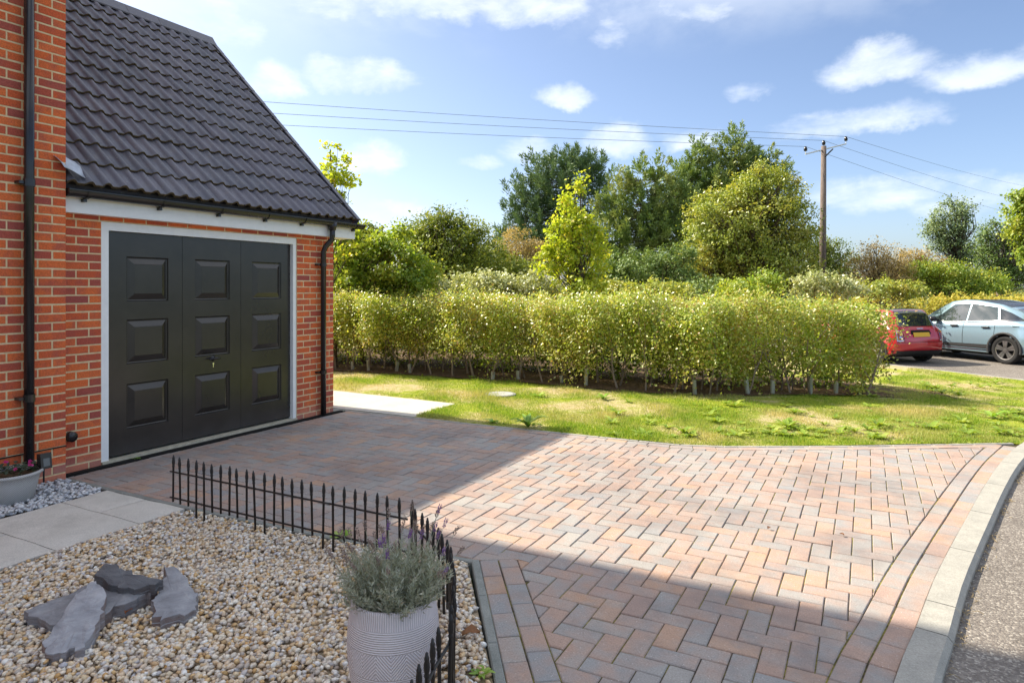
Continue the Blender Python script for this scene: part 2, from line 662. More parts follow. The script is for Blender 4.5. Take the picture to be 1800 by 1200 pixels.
def m_lawn():
    m, nt = start('lawn_soil')
    p = wpos(nt)
    a = nz(nt, p, .75, 5, .65)
    b = nz(nt, p, 9, 5, .7)
    g = ramp(nt, b, [(.3, (.22, .27, .02)), (.5, (.31, .35, .035)), (.7, (.44, .44, .075))])
    dry = ramp(nt, b, [(.3, (.44, .34, .18)), (.7, (.60, .49, .31))])
    c = mixc(nt, ramp(nt, mth(nt, 'ADD', a, mth(nt, 'MULTIPLY', mth(nt, 'SUBTRACT', b, .5), .25)), [(.45, 0.), (.58, .9)]), g, dry)
    return finish(m, nt, pbsdf(nt, c, .95, .1, bump(nt, nz(nt, p, 60, 4), .9, .03)))


def m_soil():
    m, nt = start('soil')
    p = wpos(nt)
    b = nz(nt, p, 14, 6, .7)
    c = ramp(nt, b, [(.3, (.055, .035, .022)), (.55, (.13, .085, .05)), (.75, (.26, .18, .11))])
    return finish(m, nt, pbsdf(nt, c, .95, .1, bump(nt, b, .9, .03)))


def m_field():
    m, nt = start('rough_grass')
    p = wpos(nt)
    b = nz(nt, p, 3, 6, .7)
    c = ramp(nt, b, [(.3, (.04, .07, .012)), (.7, (.12, .13, .035))])
    return finish(m, nt, pbsdf(nt, c, .95, .1))


def m_leaf(name, stops, trans=.45, rough=.5, spec=.35, patch=None, pscale=1.2, mode='island'):
    """leaf: colour varies from leaf to leaf and in broad drifts; part of the light passes through"""
    m, nt = start(name)
    p = wpos(nt)
    r = rnd(nt, mode)
    c = ramp(nt, r, stops)
    if patch:
        n = nz(nt, p, pscale, 3, .6)
        c = mixc(nt, mth(nt, 'MULTIPLY', ramp(nt, n, [(.45, 0.), (.65, 1.)]), .75), c, ramp(nt, r, patch))
    b = pbsdf(nt, c, rough, spec)
    t = nd(nt, 'ShaderNodeBsdfTranslucent', {'Color': mixc(nt, 1.0, c, (1.25, 1.15, .6), 'MULTIPLY')}).outputs[0]
    ms = nd(nt, 'ShaderNodeMixShader', {0: trans, 1: b, 2: t}).outputs[0]
    return finish(m, nt, ms)


def m_bark(name, lo, hi):
    m, nt = start(name)
    p = opos(nt)
    st = vmath(nt, 'MULTIPLY', p, (1, 1, .15))
    n = nz(nt, st, 30, 5, .7)
    c = ramp(nt, n, [(.3, lo), (.7, hi)])
    return finish(m, nt, pbsdf(nt, c, .9, .2, bump(nt, n, .7, .02)))


def m_gravel(name, stops):
    m, nt = start(name)
    p = wpos(nt)
    r = rnd(nt, 'island')
    c = ramp(nt, r, stops)
    n = nz(nt, p, 70, 4, .7)
    c = mixc(nt, .5, c, ramp(nt, n, [(.3, .6), (.7, 1.35)]), 'MULTIPLY')
    return finish(m, nt, pbsdf(nt, c, .62, .35, bump(nt, nz(nt, p, 250, 3), .25, .002)))


def m_slate():
    m, nt = start('slate')
    p = wpos(nt)
    st = vmath(nt, 'MULTIPLY', p, (1.0, 1.0, 6.0))
    n = nz(nt, st, 10, 6, .65, .4)
    c = ramp(nt, n, [(.25, (.15, .152, .16)), (.5, (.225, .228, .24)), (.75, (.33, .33, .335))])
    rust = nz(nt, p, 6, 4, .6)
    sz = nd(nt, 'ShaderNodeSeparateXYZ', {0: nt.nodes.new('ShaderNodeNewGeometry').outputs['Normal']}).outputs['Z']
    side = nd(nt, 'ShaderNodeMapRange', {'Value': sz, 'From Min': .6, 'From Max': .2, 'To Min': .05, 'To Max': .8}).outputs[0]
    c = mixc(nt, mth(nt, 'MULTIPLY', side, ramp(nt, rust, [(.4, .1), (.62, 1.)])), c, (.17, .105, .08))
    c = mixc(nt, 1.0, c, nt.nodes.new('ShaderNodeObjectInfo').outputs['Color'], 'MULTIPLY')
    w = nz(nt, p, 30, 5, .7)
    return finish(m, nt, pbsdf(nt, c, .68, .35, bump(nt, mth(nt, 'ADD', n, mth(nt, 'MULTIPLY', w, .35)), .8, .012)))


def m_pot():
    """matt lilac-grey glaze with ribbed, ringed and cross-hatched bands pressed into it"""
    m, nt = start('pot_glaze')
    p = opos(nt)
    xyz = nd(nt, 'ShaderNodeSeparateXYZ', {0: p})
    ang = mth(nt, 'ARCTAN2', xyz.outputs[1], xyz.outputs[0])
    zz = xyz.outputs[2]

    def band(lo, hi):
        return mth(nt, 'MULTIPLY', mth(nt, 'GREATER_THAN', zz, lo), mth(nt, 'LESS_THAN', zz, hi))
    ribs = mth(nt, 'SINE', mth(nt, 'MULTIPLY', ang, 120.0))
    rings = mth(nt, 'SINE', mth(nt, 'MULTIPLY', zz, 2 * math.pi / .0078))
    tri = mth(nt, 'PINGPONG', mth(nt, 'MULTIPLY', ang, 1.0), .32)
    hat = mth(nt, 'SINE', mth(nt, 'ADD', mth(nt, 'MULTIPLY', tri, 95.0), mth(nt, 'MULTIPLY', zz, 480.0)))
    h = mth(nt, 'MULTIPLY', ribs, band(.405, .47))
    h = mth(nt, 'ADD', h, mth(nt, 'MULTIPLY', rings, band(.325, .405)))
    h = mth(nt, 'ADD', h, mth(nt, 'MULTIPLY', hat, band(.235, .325)))
    h = mth(nt, 'ADD', h, mth(nt, 'MULTIPLY', rings, band(.205, .235)))
    h = mth(nt, 'ADD', h, mth(nt, 'MULTIPLY', hat, band(.08, .205)))
    n = nz(nt, p, 9, 5, .6)
    c = ramp(nt, n, [(.3, (.74, .655, .66)), (.7, (.84, .75, .745))])
    groove = nd(nt, 'ShaderNodeMapRange', {'Value': h, 'From Min': -.6, 'From Max': .6, 'To Min': .8, 'To Max': 1.1}).outputs[0]
    c = mixc(nt, 1.0, c, groove, 'MULTIPLY')
    return finish(m, nt, pbsdf(nt, c, .6, .35, bump(nt, h, .6, .004)))


def m_glass(name, col=(.02, .025, .03), rough=.03):
    m, nt = start(name)
    return finish(m, nt, pbsdf(nt, col, rough, .8, None, 0., .5))


def m_paint(name, col, metal=.0, rough=.25):
    m, nt = start(name)
    n = nz(nt, opos(nt), 600, 2)
    c = mixc(nt, .25 if metal else 0., col, ramp(nt, n, [(.3, tuple(x * .75 for x in col)), (.7, tuple(min(1, x * 1.3) for x in col))]))
    return finish(m, nt, pbsdf(nt, c, rough, .5, None, metal, 1.0, **{'Coat Roughness': .04}))


M = {}
M['brick'] = m_brick('obj')
M['mortar'] = m_mortar()
M['brickwall'] = m_brickwall()
M['tile'] = m_tile()
M['door'] = m_door()
M['white'] = m_plain('white_upvc', (.88, .87, .85), .35, .4, var=.04)
M['blackplastic'] = m_plain('black_plastic', (.022, .019, .020), .22, .5, var=.15)
M['lead'] = m_plain('lead', (.42, .45, .52), .5, .5, var=.2)
M['paver'] = m_paver('obj')
M['paver_i'] = m_paver('island')
M['joint'] = m_joint()
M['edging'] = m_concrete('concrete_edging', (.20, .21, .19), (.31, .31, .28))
M['kerb'] = m_concrete('kerb_concrete', (.31, .295, .26), (.41, .385, .335))
M['slab'] = m_concrete('riven_slab', (.54, .51, .45), (.68, .64, .57), 5)
M['pathc'] = m_concrete('pale_concrete', (.45, .42, .37), (.58, .54, .47), 3)
M['sill'] = m_concrete('sill_concrete', (.44, .39, .29), (.60, .53, .41), 10)
M['asphalt'] = m_asphalt()
M['lawn'] = m_lawn()
M['soil'] = m_soil()
M['field'] = m_field()
M['slate'] = m_slate()
M['pot'] = m_pot()
M['metal_black'] = m_plain('black_iron', (.018, .015, .014), .42, .5, .0, 140, .25, .3, 20)
M['dark'] = m_plain('dark_gap', (.02, .018, .016), .9, .2)
M['chrome'] = m_plain('chrome', (.7, .7, .72), .18, .5, 1.0, var=.02)
M['gravel'] = m_gravel('gravel', [(0, (.78, .60, .38)), (.12, (.88, .80, .67)), (.24, (.60, .34, .12)), (.34, (.92, .88, .80)), (.46, (.74, .48, .21)), (.57, (.84, .75, .62)),
                                  (.66, (.44, .35, .29)), (.74, (.92, .88, .82)), (.84, (.66, .41, .16)), (.92, (.54, .53, .56)), (1, (.86, .68, .45))])
M['pebble'] = m_gravel('pale_pebble', [(0, (.54, .52, .52)), (.3, (.74, .72, .71)), (.55, (.42, .41, .44)), (.8, (.82, .80, .78)), (1, (.58, .54, .50))])
M['grass'] = m_leaf('grass', [(0, (0.145, 0.255, 0.0239)), (.4, (0.222, 0.359, 0.0341)), (.75, (0.325, 0.427, 0.0597)), (1, (0.477, 0.461, 0.136))], .4, .55, .25,
                    [(0, (0.563, 0.461, 0.222)), (.6, (0.716, 0.596, 0.341)), (1, (0.341, 0.375, 0.0853))], .75)
M['weed'] = m_leaf('weed_leaf', [(0, (0.164, 0.309, 0.0364)), (.6, (0.273, 0.455, 0.0546)), (1, (0.437, 0.546, 0.109))], .35, .4, .4, mode='obj')
GREEN = [(0, (0.088, 0.136, 0.0192)), (.4, (0.136, 0.192, 0.0288)), (.75, (0.192, 0.24, 0.04)), (1, (0.272, 0.288, 0.064))]
YELL = [(0, (0.32, 0.32, 0.04)), (.4, (0.432, 0.416, 0.048)), (.75, (0.528, 0.464, 0.064)), (1, (0.672, 0.496, 0.096))]
M['leaf_hedge'] = m_leaf('hedge_leaf', [(0, (.22, .33, .035)), (.35, (.33, .44, .05)), (.65, (.46, .52, .085)), (.9, (.58, .56, .15)), (1, (.52, .33, .11))], .45, .33, .75,
                         [(0, (.40, .46, .075)), (.6, (.55, .52, .11)), (.9, (.55, .39, .13)), (1, (.48, .18, .09))], 1.3)
M['leaf_hedge2'] = m_leaf('hedge_far_leaf', [(0, (0.297, 0.319, 0.0425)), (.5, (0.468, 0.446, 0.0638)), (1, (0.68, 0.531, 0.106))], .42)
M['leaf_green'] = m_leaf('leaf_green', GREEN, .35, .42, .45, [(0, (0.328, 0.433, 0.0551)), (1, (0.627, 0.651, 0.138))], .8)
M['leaf_mid'] = m_leaf('leaf_mid', [(0, (0.195, 0.266, 0.039)), (.5, (0.315, 0.392, 0.0585)), (1, (0.495, 0.518, 0.117))], .38, .35, .65, [(0, (0.33, 0.364, 0.065)), (1, (0.54, 0.448, 0.104))], .9)
M['leaf_bright'] = m_leaf('leaf_bright', [(0, (0.306, 0.428, 0.0408)), (.5, (0.469, 0.571, 0.0612)), (1, (0.694, 0.653, 0.102))], .5, .42, .45, YELL, .9)
M['leaf_yellow'] = m_leaf('leaf_yellow', YELL, .5, .42, .45)
M['leaf_lime'] = m_leaf('leaf_lime', [(0, (0.33, 0.444, 0.033)), (.5, (0.462, 0.567, 0.055)), (.85, (0.572, 0.616, 0.077)), (1, (0.638, 0.517, 0.088))], .5, .4, .5)
M['tile_edge'] = m_plain('mossy_tile_edge', (.10, .075, .045), .9, .2, var=.5, vscale=40)
M['leaf_spring'] = m_leaf('leaf_spring', [(0, (0.167, 0.273, 0.0324)), (.5, (0.262, 0.385, 0.0486)), (1, (0.405, 0.472, 0.0756))], .45, .4, .5, [(0, (0.309, 0.397, 0.054)), (.8, (0.476, 0.472, 0.0756)), (1, (0.595, 0.472, 0.0864))], 1.1)
M['leaf_dark'] = m_leaf('leaf_dark', [(0, (0.105, 0.176, 0.0448)), (.5, (0.166, 0.255, 0.0638)), (1, (0.256, 0.32, 0.096))], .25, .5, .35)
M['leaf_pine'] = m_leaf('leaf_pine', [(0, (0.0922, 0.151, 0.0707)), (.5, (0.145, 0.234, 0.106)), (1, (0.237, 0.317, 0.139))], .15, .5, .35)
M['leaf_conifer'] = m_leaf('leaf_conifer', [(0, (0.128, 0.202, 0.0579)), (.5, (0.213, 0.309, 0.09)), (1, (0.34, 0.433, 0.13))], .2, .5, .35, [(0, (0.283, 0.34, 0.0968)), (1, (0.481, 0.463, 0.162))], .7)
M['leaf_olive'] = m_leaf('leaf_olive', [(0, (0.287, 0.221, 0.0884)), (.5, (0.42, 0.332, 0.133)), (1, (0.597, 0.442, 0.221))], .35)
M['leaf_blue'] = m_leaf('leaf_blue', [(0, (0.166, 0.235, 0.124)), (.5, (0.263, 0.343, 0.166)), (1, (0.385, 0.455, 0.221))], .3)
M['leaf_bramble'] = m_leaf('leaf_bramble', [(0, (0.267, 0.309, 0.123)), (.5, (0.452, 0.494, 0.246)), (1, (0.7, 0.7, 0.452))], .3, .35, .6, [(0, (0.246, 0.329, 0.0617)), (1, (0.411, 0.411, 0.123))], 1.5)
M['leaf_lav'] = m_leaf('lavender_leaf', [(0, (.25, .27, .20)), (.5, (.40, .42, .33)), (.85, (.54, .55, .46)), (1, (.46, .38, .30))], .25, .6, .2)
M['flower'] = m_leaf('lavender_flower', [(0, (0.168, 0.084, 0.312)), (.5, (0.276, 0.144, 0.432)), (1, (0.312, 0.24, 0.288))], .3, .6, .2)
M['flower_dry'] = m_leaf('spent_flower', [(0, (0.24, 0.18, 0.168)), (1, (0.384, 0.3, 0.264))], .2, .7, .1)
M['bark'] = m_bark('bark', (.06, .045, .035), (.17, .13, .10))
M['bark_pale'] = m_bark('bark_pale', (.16, .12, .085), (.34, .27, .20))
M['pole_wood'] = m_bark('pole_wood', (.13, .10, .085), (.25, .195, .165))
M['guard'] = m_leaf('tree_guard', [(0, (.42, .44, .36)), (1, (.58, .58, .50))], .4, .4, .4, mode='obj')
# ------------------------------------------------------------------ ground sheets
def grid_axis(lo, hi, step, far):
    a = list(np.arange(lo, hi + 1e-6, step))
    return [-f for f in reversed(far)] + a + list(far)


gx = grid_axis(-30, 30, 1.5, [45, 80, 160, 400, 1200])
gy = grid_axis(-20, 60, 1.5, [90, 160, 400, 1200])
gy = [-1200, -400, -160, -90] + list(np.arange(-20, 60.1, 1.5)) + [90, 160, 400, 1200]
gv = [(x, y, float(zt(x, y)) - .09) for y in gy for x in gx]
gf = [(j * len(gx) + i, j * len(gx) + i + 1, (j + 1) * len(gx) + i + 1, (j + 1) * len(gx) + i) for j in range(len(gy) - 1) for i in range(len(gx) - 1)]
kind(link('ground', mesh_np('ground', gv, gf), M['field']), 'structure')


def sheet(name, poly, step, mat, dz=0.0, bumpy=0.0, k='structure'):
    """a polygon laid over the ground as a fine sheet that follows it"""
    xs, ys = [p[0] for p in poly], [p[1] for p in poly]
    mb = MB()
    i0, i1 = math.floor(min(xs) / step), math.ceil(max(xs) / step)
    j0, j1 = math.floor(min(ys) / step), math.ceil(max(ys) / step)
    for i in range(i0, i1):
        for j in range(j0, j1):
            q = clean(clip(poly, [(i * step, j * step), ((i + 1) * step, j * step), ((i + 1) * step, (j + 1) * step), (i * step, (j + 1) * step)]), 1e-5)
            if len(q) < 3 or abs(area(q)) < 1e-7:
                continue
            vs = []
            for x, y in q:
                h = float(zt(x, y)) + dz
                if bumpy:
                    h += bumpy * noise.noise(Vector((x * 1.3, y * 1.3, 3.3)))
                vs.append((x, y, h))
            mb.add(vs, [tuple(range(len(vs)))])
    me = mb.mesh(name, True)
    bm = bmesh.new()
    bm.from_mesh(me)
    bmesh.ops.remove_doubles(bm, verts=bm.verts, dist=1e-4)
    bm.to_mesh(me)
    bm.free()
    me.polygons.foreach_set('use_smooth', [True] * len(me.polygons))
    return kind(link(name, me, mat), k)


# lines that bound the driveway, taken along the ground
KERB_IN = spline([(-.08, .4), (-.05, 1.4), (.0, 2.4), (.101, 3.212), (.193, 3.674), (.324, 4.378), (.447, 4.941), (.613, 5.662), (.853, 6.689), (1.106, 7.674), (1.412, 8.687)], 4)
KERB_FAR = spline([(1.412, 8.687), (1.85, 9.8), (2.45, 11.5), (3.0, 13.5), (3.3, 15.2), (3.25, 16.5), (2.86, 17.1), (1.34, 18.25), (.5, 18.9), (-1.5, 20.4), (-3.2, 21.7)], 4)
BACK = [(-6.13, 6.80), (-4.0, 6.84), (-1.75, 6.93), (-1.25, 7.10), (-.13, 7.72), (1.36, 8.66)]          # far edge of the pavers
SIDE = [(-6.13, 3.285), (-4.5, 3.28), (-3.0, 3.34), (-2.06, 3.455)]                                    # near edge, beside the path and gravel
OBL = [(-2.06, 3.455), (-1.326, 2.444), (-.6, 1.42), (-.12, .75)]                                      # slanting edge behind the fence

# base of sand under the pavers
base_poly = [(-6.08, 3.285)] + SIDE[1:] + OBL[1:] + [p for p in KERB_IN if p[1] > .75] + list(reversed(BACK[1:-1])) + [(-6.08, 6.80)]
base_poly = inset(base_poly, -.025)
drive = sheet('driveway', base_poly, .6, M['joint'], -.0058)

# ---- pavers
HERR = None
right2 = offset_line(KERB_IN, .230)
right1 = offset_line(KERB_IN, .103)
back1 = offset_line(BACK, -.116)
obl1 = offset_line(OBL, .103)
obl2 = offset_line(OBL, .230)
herr = [(-6.10, 3.29), (-4.5, 3.285), (-3.0, 3.345), (-2.06, 3.46), (-1.865, 3.575)] + [p for p in obl2[1:] if p[1] > 1.0] + [p for p in right2 if 1.0 < p[1] < 8.32] + \
       [(p[0], p[1]) for p in reversed(back1[1:-1])] + [(-6.10, 6.69)]
pieces = []      # (polygon, centre)
C = .113
PV0, PU0 = -.763, 3.010         # a block's corner read off the photograph
for i in range(-52, 24):
    for j in range(-22, 56):
        t = (i - j) % 4
        if t == 0:
            rc = [(PV0 + a * C, PU0 + b * C) for a, b in ((i, j), (i + 2, j), (i + 2, j + 1), (i, j + 1))]
        elif t == 3:
            rc = [(PV0 + a * C, PU0 + b * C) for a, b in ((i, j), (i + 1, j), (i + 1, j + 2), (i, j + 2))]
        else:
            continue
        q = clean(clip(herr, rc))
        if len(q) >= 3 and abs(area(q)) > .0006:
            pieces.append(q if area(q) > 0 else q[::-1])


def course(line, d0, d1, step):
    a = resample(line, step)
    l0, l1 = offset_line(a, d0), offset_line(a, d1)
    for k in range(len(a) - 1):
        q = clean([l0[k], l0[k + 1], l1[k + 1], l1[k]])
        if len(q) >= 3:
            pieces.append(q if area(q) > 0 else q[::-1])


kin = [p for p in KERB_IN if p[1] < 8.62]
course(kin, .0, .113, .226)
course(kin, .116, .229, .226)
course(OBL, .0, .113, .226)
course([(-2.125, 3.545)] + OBL[1:], .116, .229, .226)
course([(-6.10, 6.80)] + BACK[1:-1] + [(1.15, 8.53)], -.114, -.001, .226)


def paver_mesh(q, zj, tx, ty):
    q2 = clean(inset(q, .0024), .002)
    if len(q2) < 3 or area(q2) < 2e-4:
        return None
    mb = MB().prism(q2, -.03, 0.0, .0045)
    cx = sum(p[0] for p in q) / len(q)
    cy = sum(p[1] for p in q) / len(q)
    mb.v = [(x - cx, y - cy, z + zj + (x - cx) * tx + (y - cy) * ty if z > -.02 else z) for x, y, z in mb.v]
    return mb, cx, cy


rp = random.Random(11)
todo = []
for q in pieces:
    r_ = paver_mesh(q, min(.003, max(-.0012, rp.gauss(0, .0015))), min(.010, max(-.010, rp.gauss(0, .006))), min(.010, max(-.010, rp.gauss(0, .006))))
    if r_ is None:
        continue
    mb, cx, cy = r_
    X, Y = cx * CY + cy * SY, -cx * SY + cy * CY
    seen = Y > 2.72 and abs(X / Y) < .775
    todo.append((Y if seen else 1e3 + Y, mb, cx, cy))
todo.sort(key=lambda t: t[0])
rest = MB()
for k, (Y, mb, cx, cy) in enumerate(todo):
    if k < 300 and Y < 1e3:
        o = mb.build('paver', M['paver'], drive)
        o.location = (cx, cy, 0)
    else:
        rest.add([(x + cx, y + cy, z) for x, y, z in mb.v], mb.f)
kind(rest.build('far_pavers', M['paver_i'], drive), 'stuff')

# ---- edging strips of pale concrete, laid in lengths
edg = kind(empty('edging', (-6.1, 3.25, 0)), 'structure')


def edging_run(line, w, step, z1, mat=None, name='edging_strip', zb=-.08):
    a = resample(line, step)
    l1 = offset_line(a, w)
    for k in range(len(a) - 1):
        q = [a[k], a[k + 1], l1[k + 1], l1[k]]
        if area(q) < 0:
            q = q[::-1]
        q = inset(q, .0015)
        MB().prism(q, zb, z1, .006).build(name, mat or M['edging'], edg)


edging_run(SIDE, -.05, .45, .006)
edging_run(OBL, -.05, .45, .010)
edging_run(BACK, .045, .45, .006, M['kerb'])

# ---- kerb stones
kerb = kind(empty('kerb', (0.2, 3.5, 0)), 'structure')
kl = [p for p in KERB_IN] + KERB_FAR[1:]
a = []
full = resample(kl, .02)
cut, s, nxt = [0], 0.0, 0.0
pat = [.91, .91, .60, .91, .36, .91, .91]
kk = 0
acc = 0.0
for i in range(1, len(full)):
    acc += (Vector(full[i]) - Vector(full[i - 1])).length
    if acc >= pat[kk % len(pat)]:
        cut.append(i)
        acc = 0.0
        kk += 1
fo = offset_line(full, -.150)
fc = offset_line(full, -.128)
for c0, c1 in zip(cut, cut[1:]):
    idx = sorted(set([c0, (c0 * 2 + c1) // 3, (c0 + c1 * 2) // 3, c1]))
    mb = MB()
    rows = []
    for n_, i in enumerate(idx):
        tvec = (Vector(full[min(i + 1, len(full) - 1)]) - Vector(full[max(i - 1, 0)])).normalized()
        sh = tvec * (.0045 if n_ == 0 else (-.0045 if n_ == len(idx) - 1 else 0))
        zz = float(zt(*full[i]))
        pin, pc, po = Vector(full[i]) + sh, Vector(fc[i]) + sh, Vector(fo[i]) + sh
        rows.append([(pin.x, pin.y, zz - .1), (pin.x, pin.y, zz + .012), (pc.x, pc.y, zz + .010), (po.x, po.y, zz - .016), (po.x, po.y, zz - .1)])
    vs = [p for r_ in rows for p in r_]
    fs = []
    for n_ in range(len(rows) - 1):
        for k in range(4):
            fs.append((n_ * 5 + k, n_ * 5 + k + 1, (n_ + 1) * 5 + k + 1, (n_ + 1) * 5 + k))
    fs.append((0, 1, 2, 3, 4))
    fs.append(tuple((len(rows) - 1) * 5 + k for k in (4, 3, 2, 1, 0)))
    fs = [f[::-1] for f in fs]
    mb.add(vs, fs)
    mb.build('kerb_stone', M['kerb'], kerb)

# ---- road and parking court
kout = offset_line(kl, -.14)
road_poly = [(-.1, -6.0)] + kout + [(-9, 25.5), (-9, 34), (14, 30), (14, -6)]
sheet('road', road_poly, 1.5, M['asphalt'], -.042)
# a worn line of grit and twigs collects against the kerb: built as small debris below

# ---- lawn, planting strip, concrete path
lawn_edge = offset_line(BACK, .044)
HEDGE_FRONT = [(-12.5, 9.75), (-9.0, 9.85), (-7.5, 10.1), (-5.4, 10.2), (-3.4, 10.05), (-2.45, 10.1), (-1.7, 10.5), (-.95, 11.25), (-.2, 11.75), (.45, 12.1)]
path_poly = [(-14.0, 6.87), (-5.06, 6.885), (-5.12, 7.93), (-7.4, 8.03), (-14.0, 8.15)]
lawn_poly = [(-5.055, 6.87)] + lawn_edge[1:] + [p for p in KERB_FAR] + [(-9, 25.5), (-40, 25.5), (-40, 8.1), (-14.0, 8.15), (-7.4, 8.03), (-5.12, 7.93)]
lawn = sheet('lawn', lawn_poly, .5, M['lawn'], .004, .012)
sheet('garden_path', path_poly, 1.0, M['pathc'], .006)
strip = HEDGE_FRONT + [(1.3, 12.6), (1.0, 13.9), (-1.2, 14.4), (-2.5, 14.5), (-12.5, 14.5)]
sheet('planting_strip', strip, .4, M['soil'], .022, .02)
# path strip by the garage corner, its shade put into a darker concrete
sheet('path_shade_strip', [(-14.0, 6.70), (-6.15, 6.70), (-6.13, 6.86), (-5.06, 6.875), (-5.055, 6.88), (-14.0, 6.865)], 1.0, M['edging'], .002)

# ---- riven slab path beside the house
slabs = kind(empty('slab_path', (-4.9, 2.5, 0)), 'structure')
rows = [(2.875, 3.225, (-5.405, -4.915, -4.445)), (2.335, 2.875, (-5.405, -4.445)), (1.80, 2.335, (-5.405, -5.03, -4.445)), (1.26, 1.80, (-5.405, -4.445)), (.7, 1.26, (-5.405, -4.9, -4.445))]
for y0, y1, xs in rows:
    for x0, x1 in zip(xs, xs[1:]):
        mb = MB()
        n_ = 9
        xa, xb, ya, yb = x0 + .004, x1 - .004, y0 + .004, y1 - .004
        vs, fs = [], []
        for j in range(n_):
            for i in range(n_):
                x = xa + (xb - xa) * i / (n_ - 1)
                y = ya + (yb - ya) * j / (n_ - 1)
                edge = i in (0, n_ - 1) or j in (0, n_ - 1)
                h = .014 + .006 * noise.noise(Vector((x * 5, y * 5, 1.7))) - (.006 if edge else 0)
                vs.append((x, y, h))
        fs = [(j * n_ + i, j * n_ + i + 1, (j + 1) * n_ + i + 1, (j + 1) * n_ + i) for j in range(n_ - 1) for i in range(n_ - 1)]
        rim = [i for i in range(n_)] + [j * n_ + n_ - 1 for j in range(1, n_)] + [(n_ - 1) * n_ + i for i in range(n_ - 2, -1, -1)] + [j * n_ for j in range(n_ - 2, 0, -1)]
        b0 = len(vs)
        vs += [(vs[i][0], vs[i][1], -.04) for i in rim]
        for k in range(len(rim)):
            k2 = (k + 1) % len(rim)
            fs.append((rim[k], b0 + k, b0 + k2, rim[k2]))
        mb.add(vs, fs)
        mb.build('slab', M['slab'], slabs)

# ---- gravel
GRAVEL = [(-4.44, -1.0), (-.75, .6), (-.66, 1.42), (-1.385, 2.435), (-2.115, 3.41), (-3.0, 3.28), (-4.44, 3.225)]
sheet('gravel_bed', GRAVEL, .5, m_concrete('gravel_fines', (.28, .21, .13), (.46, .37, .26), 60), -.010)
PEBB = [(-6.03, .0), (-5.41, .0), (-5.41, 3.225), (-6.03, 3.235)]
sheet('pebble_bed', PEBB, .5, M['soil'], -.012)


def pebbles(name, poly, n, rlo, rhi, mat, seed, layers=.018, near=True):
    r_ = np.random.default_rng(seed)
    xs, ys = [p[0] for p in poly], [p[1] for p in poly]
    P = np.empty((0, 2))
    while len(P) < n:
        q = np.column_stack([r_.uniform(min(xs), max(xs), n * 2), r_.uniform(min(ys), max(ys), n * 2)])
        q = q[inpoly_np(q, poly)]
        Xc, Yc = q[:, 0] * CY + q[:, 1] * SY, -q[:, 0] * SY + q[:, 1] * CY
        q = q[(Yc > 1.5) & (np.abs(Xc / np.maximum(Yc, .1)) < 1.0)]
        P = np.vstack([P, q])
    P = P[:n]
    nu, nv = 6, 4
    th = np.arange(nu) * 2 * np.pi / nu
    sv = [(0, 0, -1)]
    for a_ in (-.55, .15, .65):
        for t_ in th + a_:
            sv.append((math.cos(a_ * 1.3) * math.cos(t_), math.cos(a_ * 1.3) * math.sin(t_), math.sin(a_ * 1.3)))
    sv.append((0, 0, 1))
    sv = np.array(sv)
    fs = [(0, 1 + (k + 1) % nu, 1 + k) for k in range(nu)]
    for l in range(2):
        for k in range(nu):
            a_, b_ = 1 + l * nu + k, 1 + l * nu + (k + 1) % nu
            fs += [(a_, b_, b_ + nu), (a_, b_ + nu, a_ + nu)]
    top = len(sv) - 1
    fs += [(1 + 2 * nu + k, 1 + 2 * nu + (k + 1) % nu, top) for k in range(nu)]
    fs = np.array(fs)
    N_ = len(P)
    rad = rlo + (rhi - rlo) * r_.beta(1.6, 2.6, N_)
    sc = np.column_stack([rad * r_.uniform(.9, 1.35, N_), rad * r_.uniform(.7, 1.05, N_), rad * r_.uniform(.38, .68, N_)])
    # random rotation: spin plus tilt
    a1 = r_.uniform(0, 2 * np.pi, N_)
    tx, ty = r_.normal(0, .38, N_), r_.normal(0, .38, N_)
    V = sv[None] * (1 + r_.normal(0, .10, (N_, len(sv), 1))) * sc[:, None, :]
    ca, sa = np.cos(a1)[:, None], np.sin(a1)[:, None]
    x, y, z_ = V[..., 0] * ca - V[..., 1] * sa, V[..., 0] * sa + V[..., 1] * ca, V[..., 2]
    y, z_ = y * np.cos(tx)[:, None] - z_ * np.sin(tx)[:, None], y * np.sin(tx)[:, None] + z_ * np.cos(tx)[:, None]
    x, z_ = x * np.cos(ty)[:, None] + z_ * np.sin(ty)[:, None], -x * np.sin(ty)[:, None] + z_ * np.cos(ty)[:, None]
    zc = r_.uniform(0, 1, N_) ** 1.3 * layers - .004
    # the surface heaves a little
    zc += .008 * np.sin(P[:, 0] * 5.1 + 1) * np.cos(P[:, 1] * 6.3)
    V = np.stack([x + P[:, 0:1], y + P[:, 1:2], z_ + zc[:, None]], -1).reshape(-1, 3)
    F = (fs[None] + (np.arange(N_) * len(sv))[:, None, None]).reshape(-1, 3)
    return kind(link(name, mesh_np(name, V, F, True), mat), 'stuff')


pebbles('gravel', inset(GRAVEL, .012), 25500, .010, .0205, M['gravel'], 3)
pebbles('pale_pebbles', inset(PEBB, .02), 2600, .011, .025, M['pebble'], 4, .03)
# ------------------------------------------------------------------ brick laying
_bm = {}


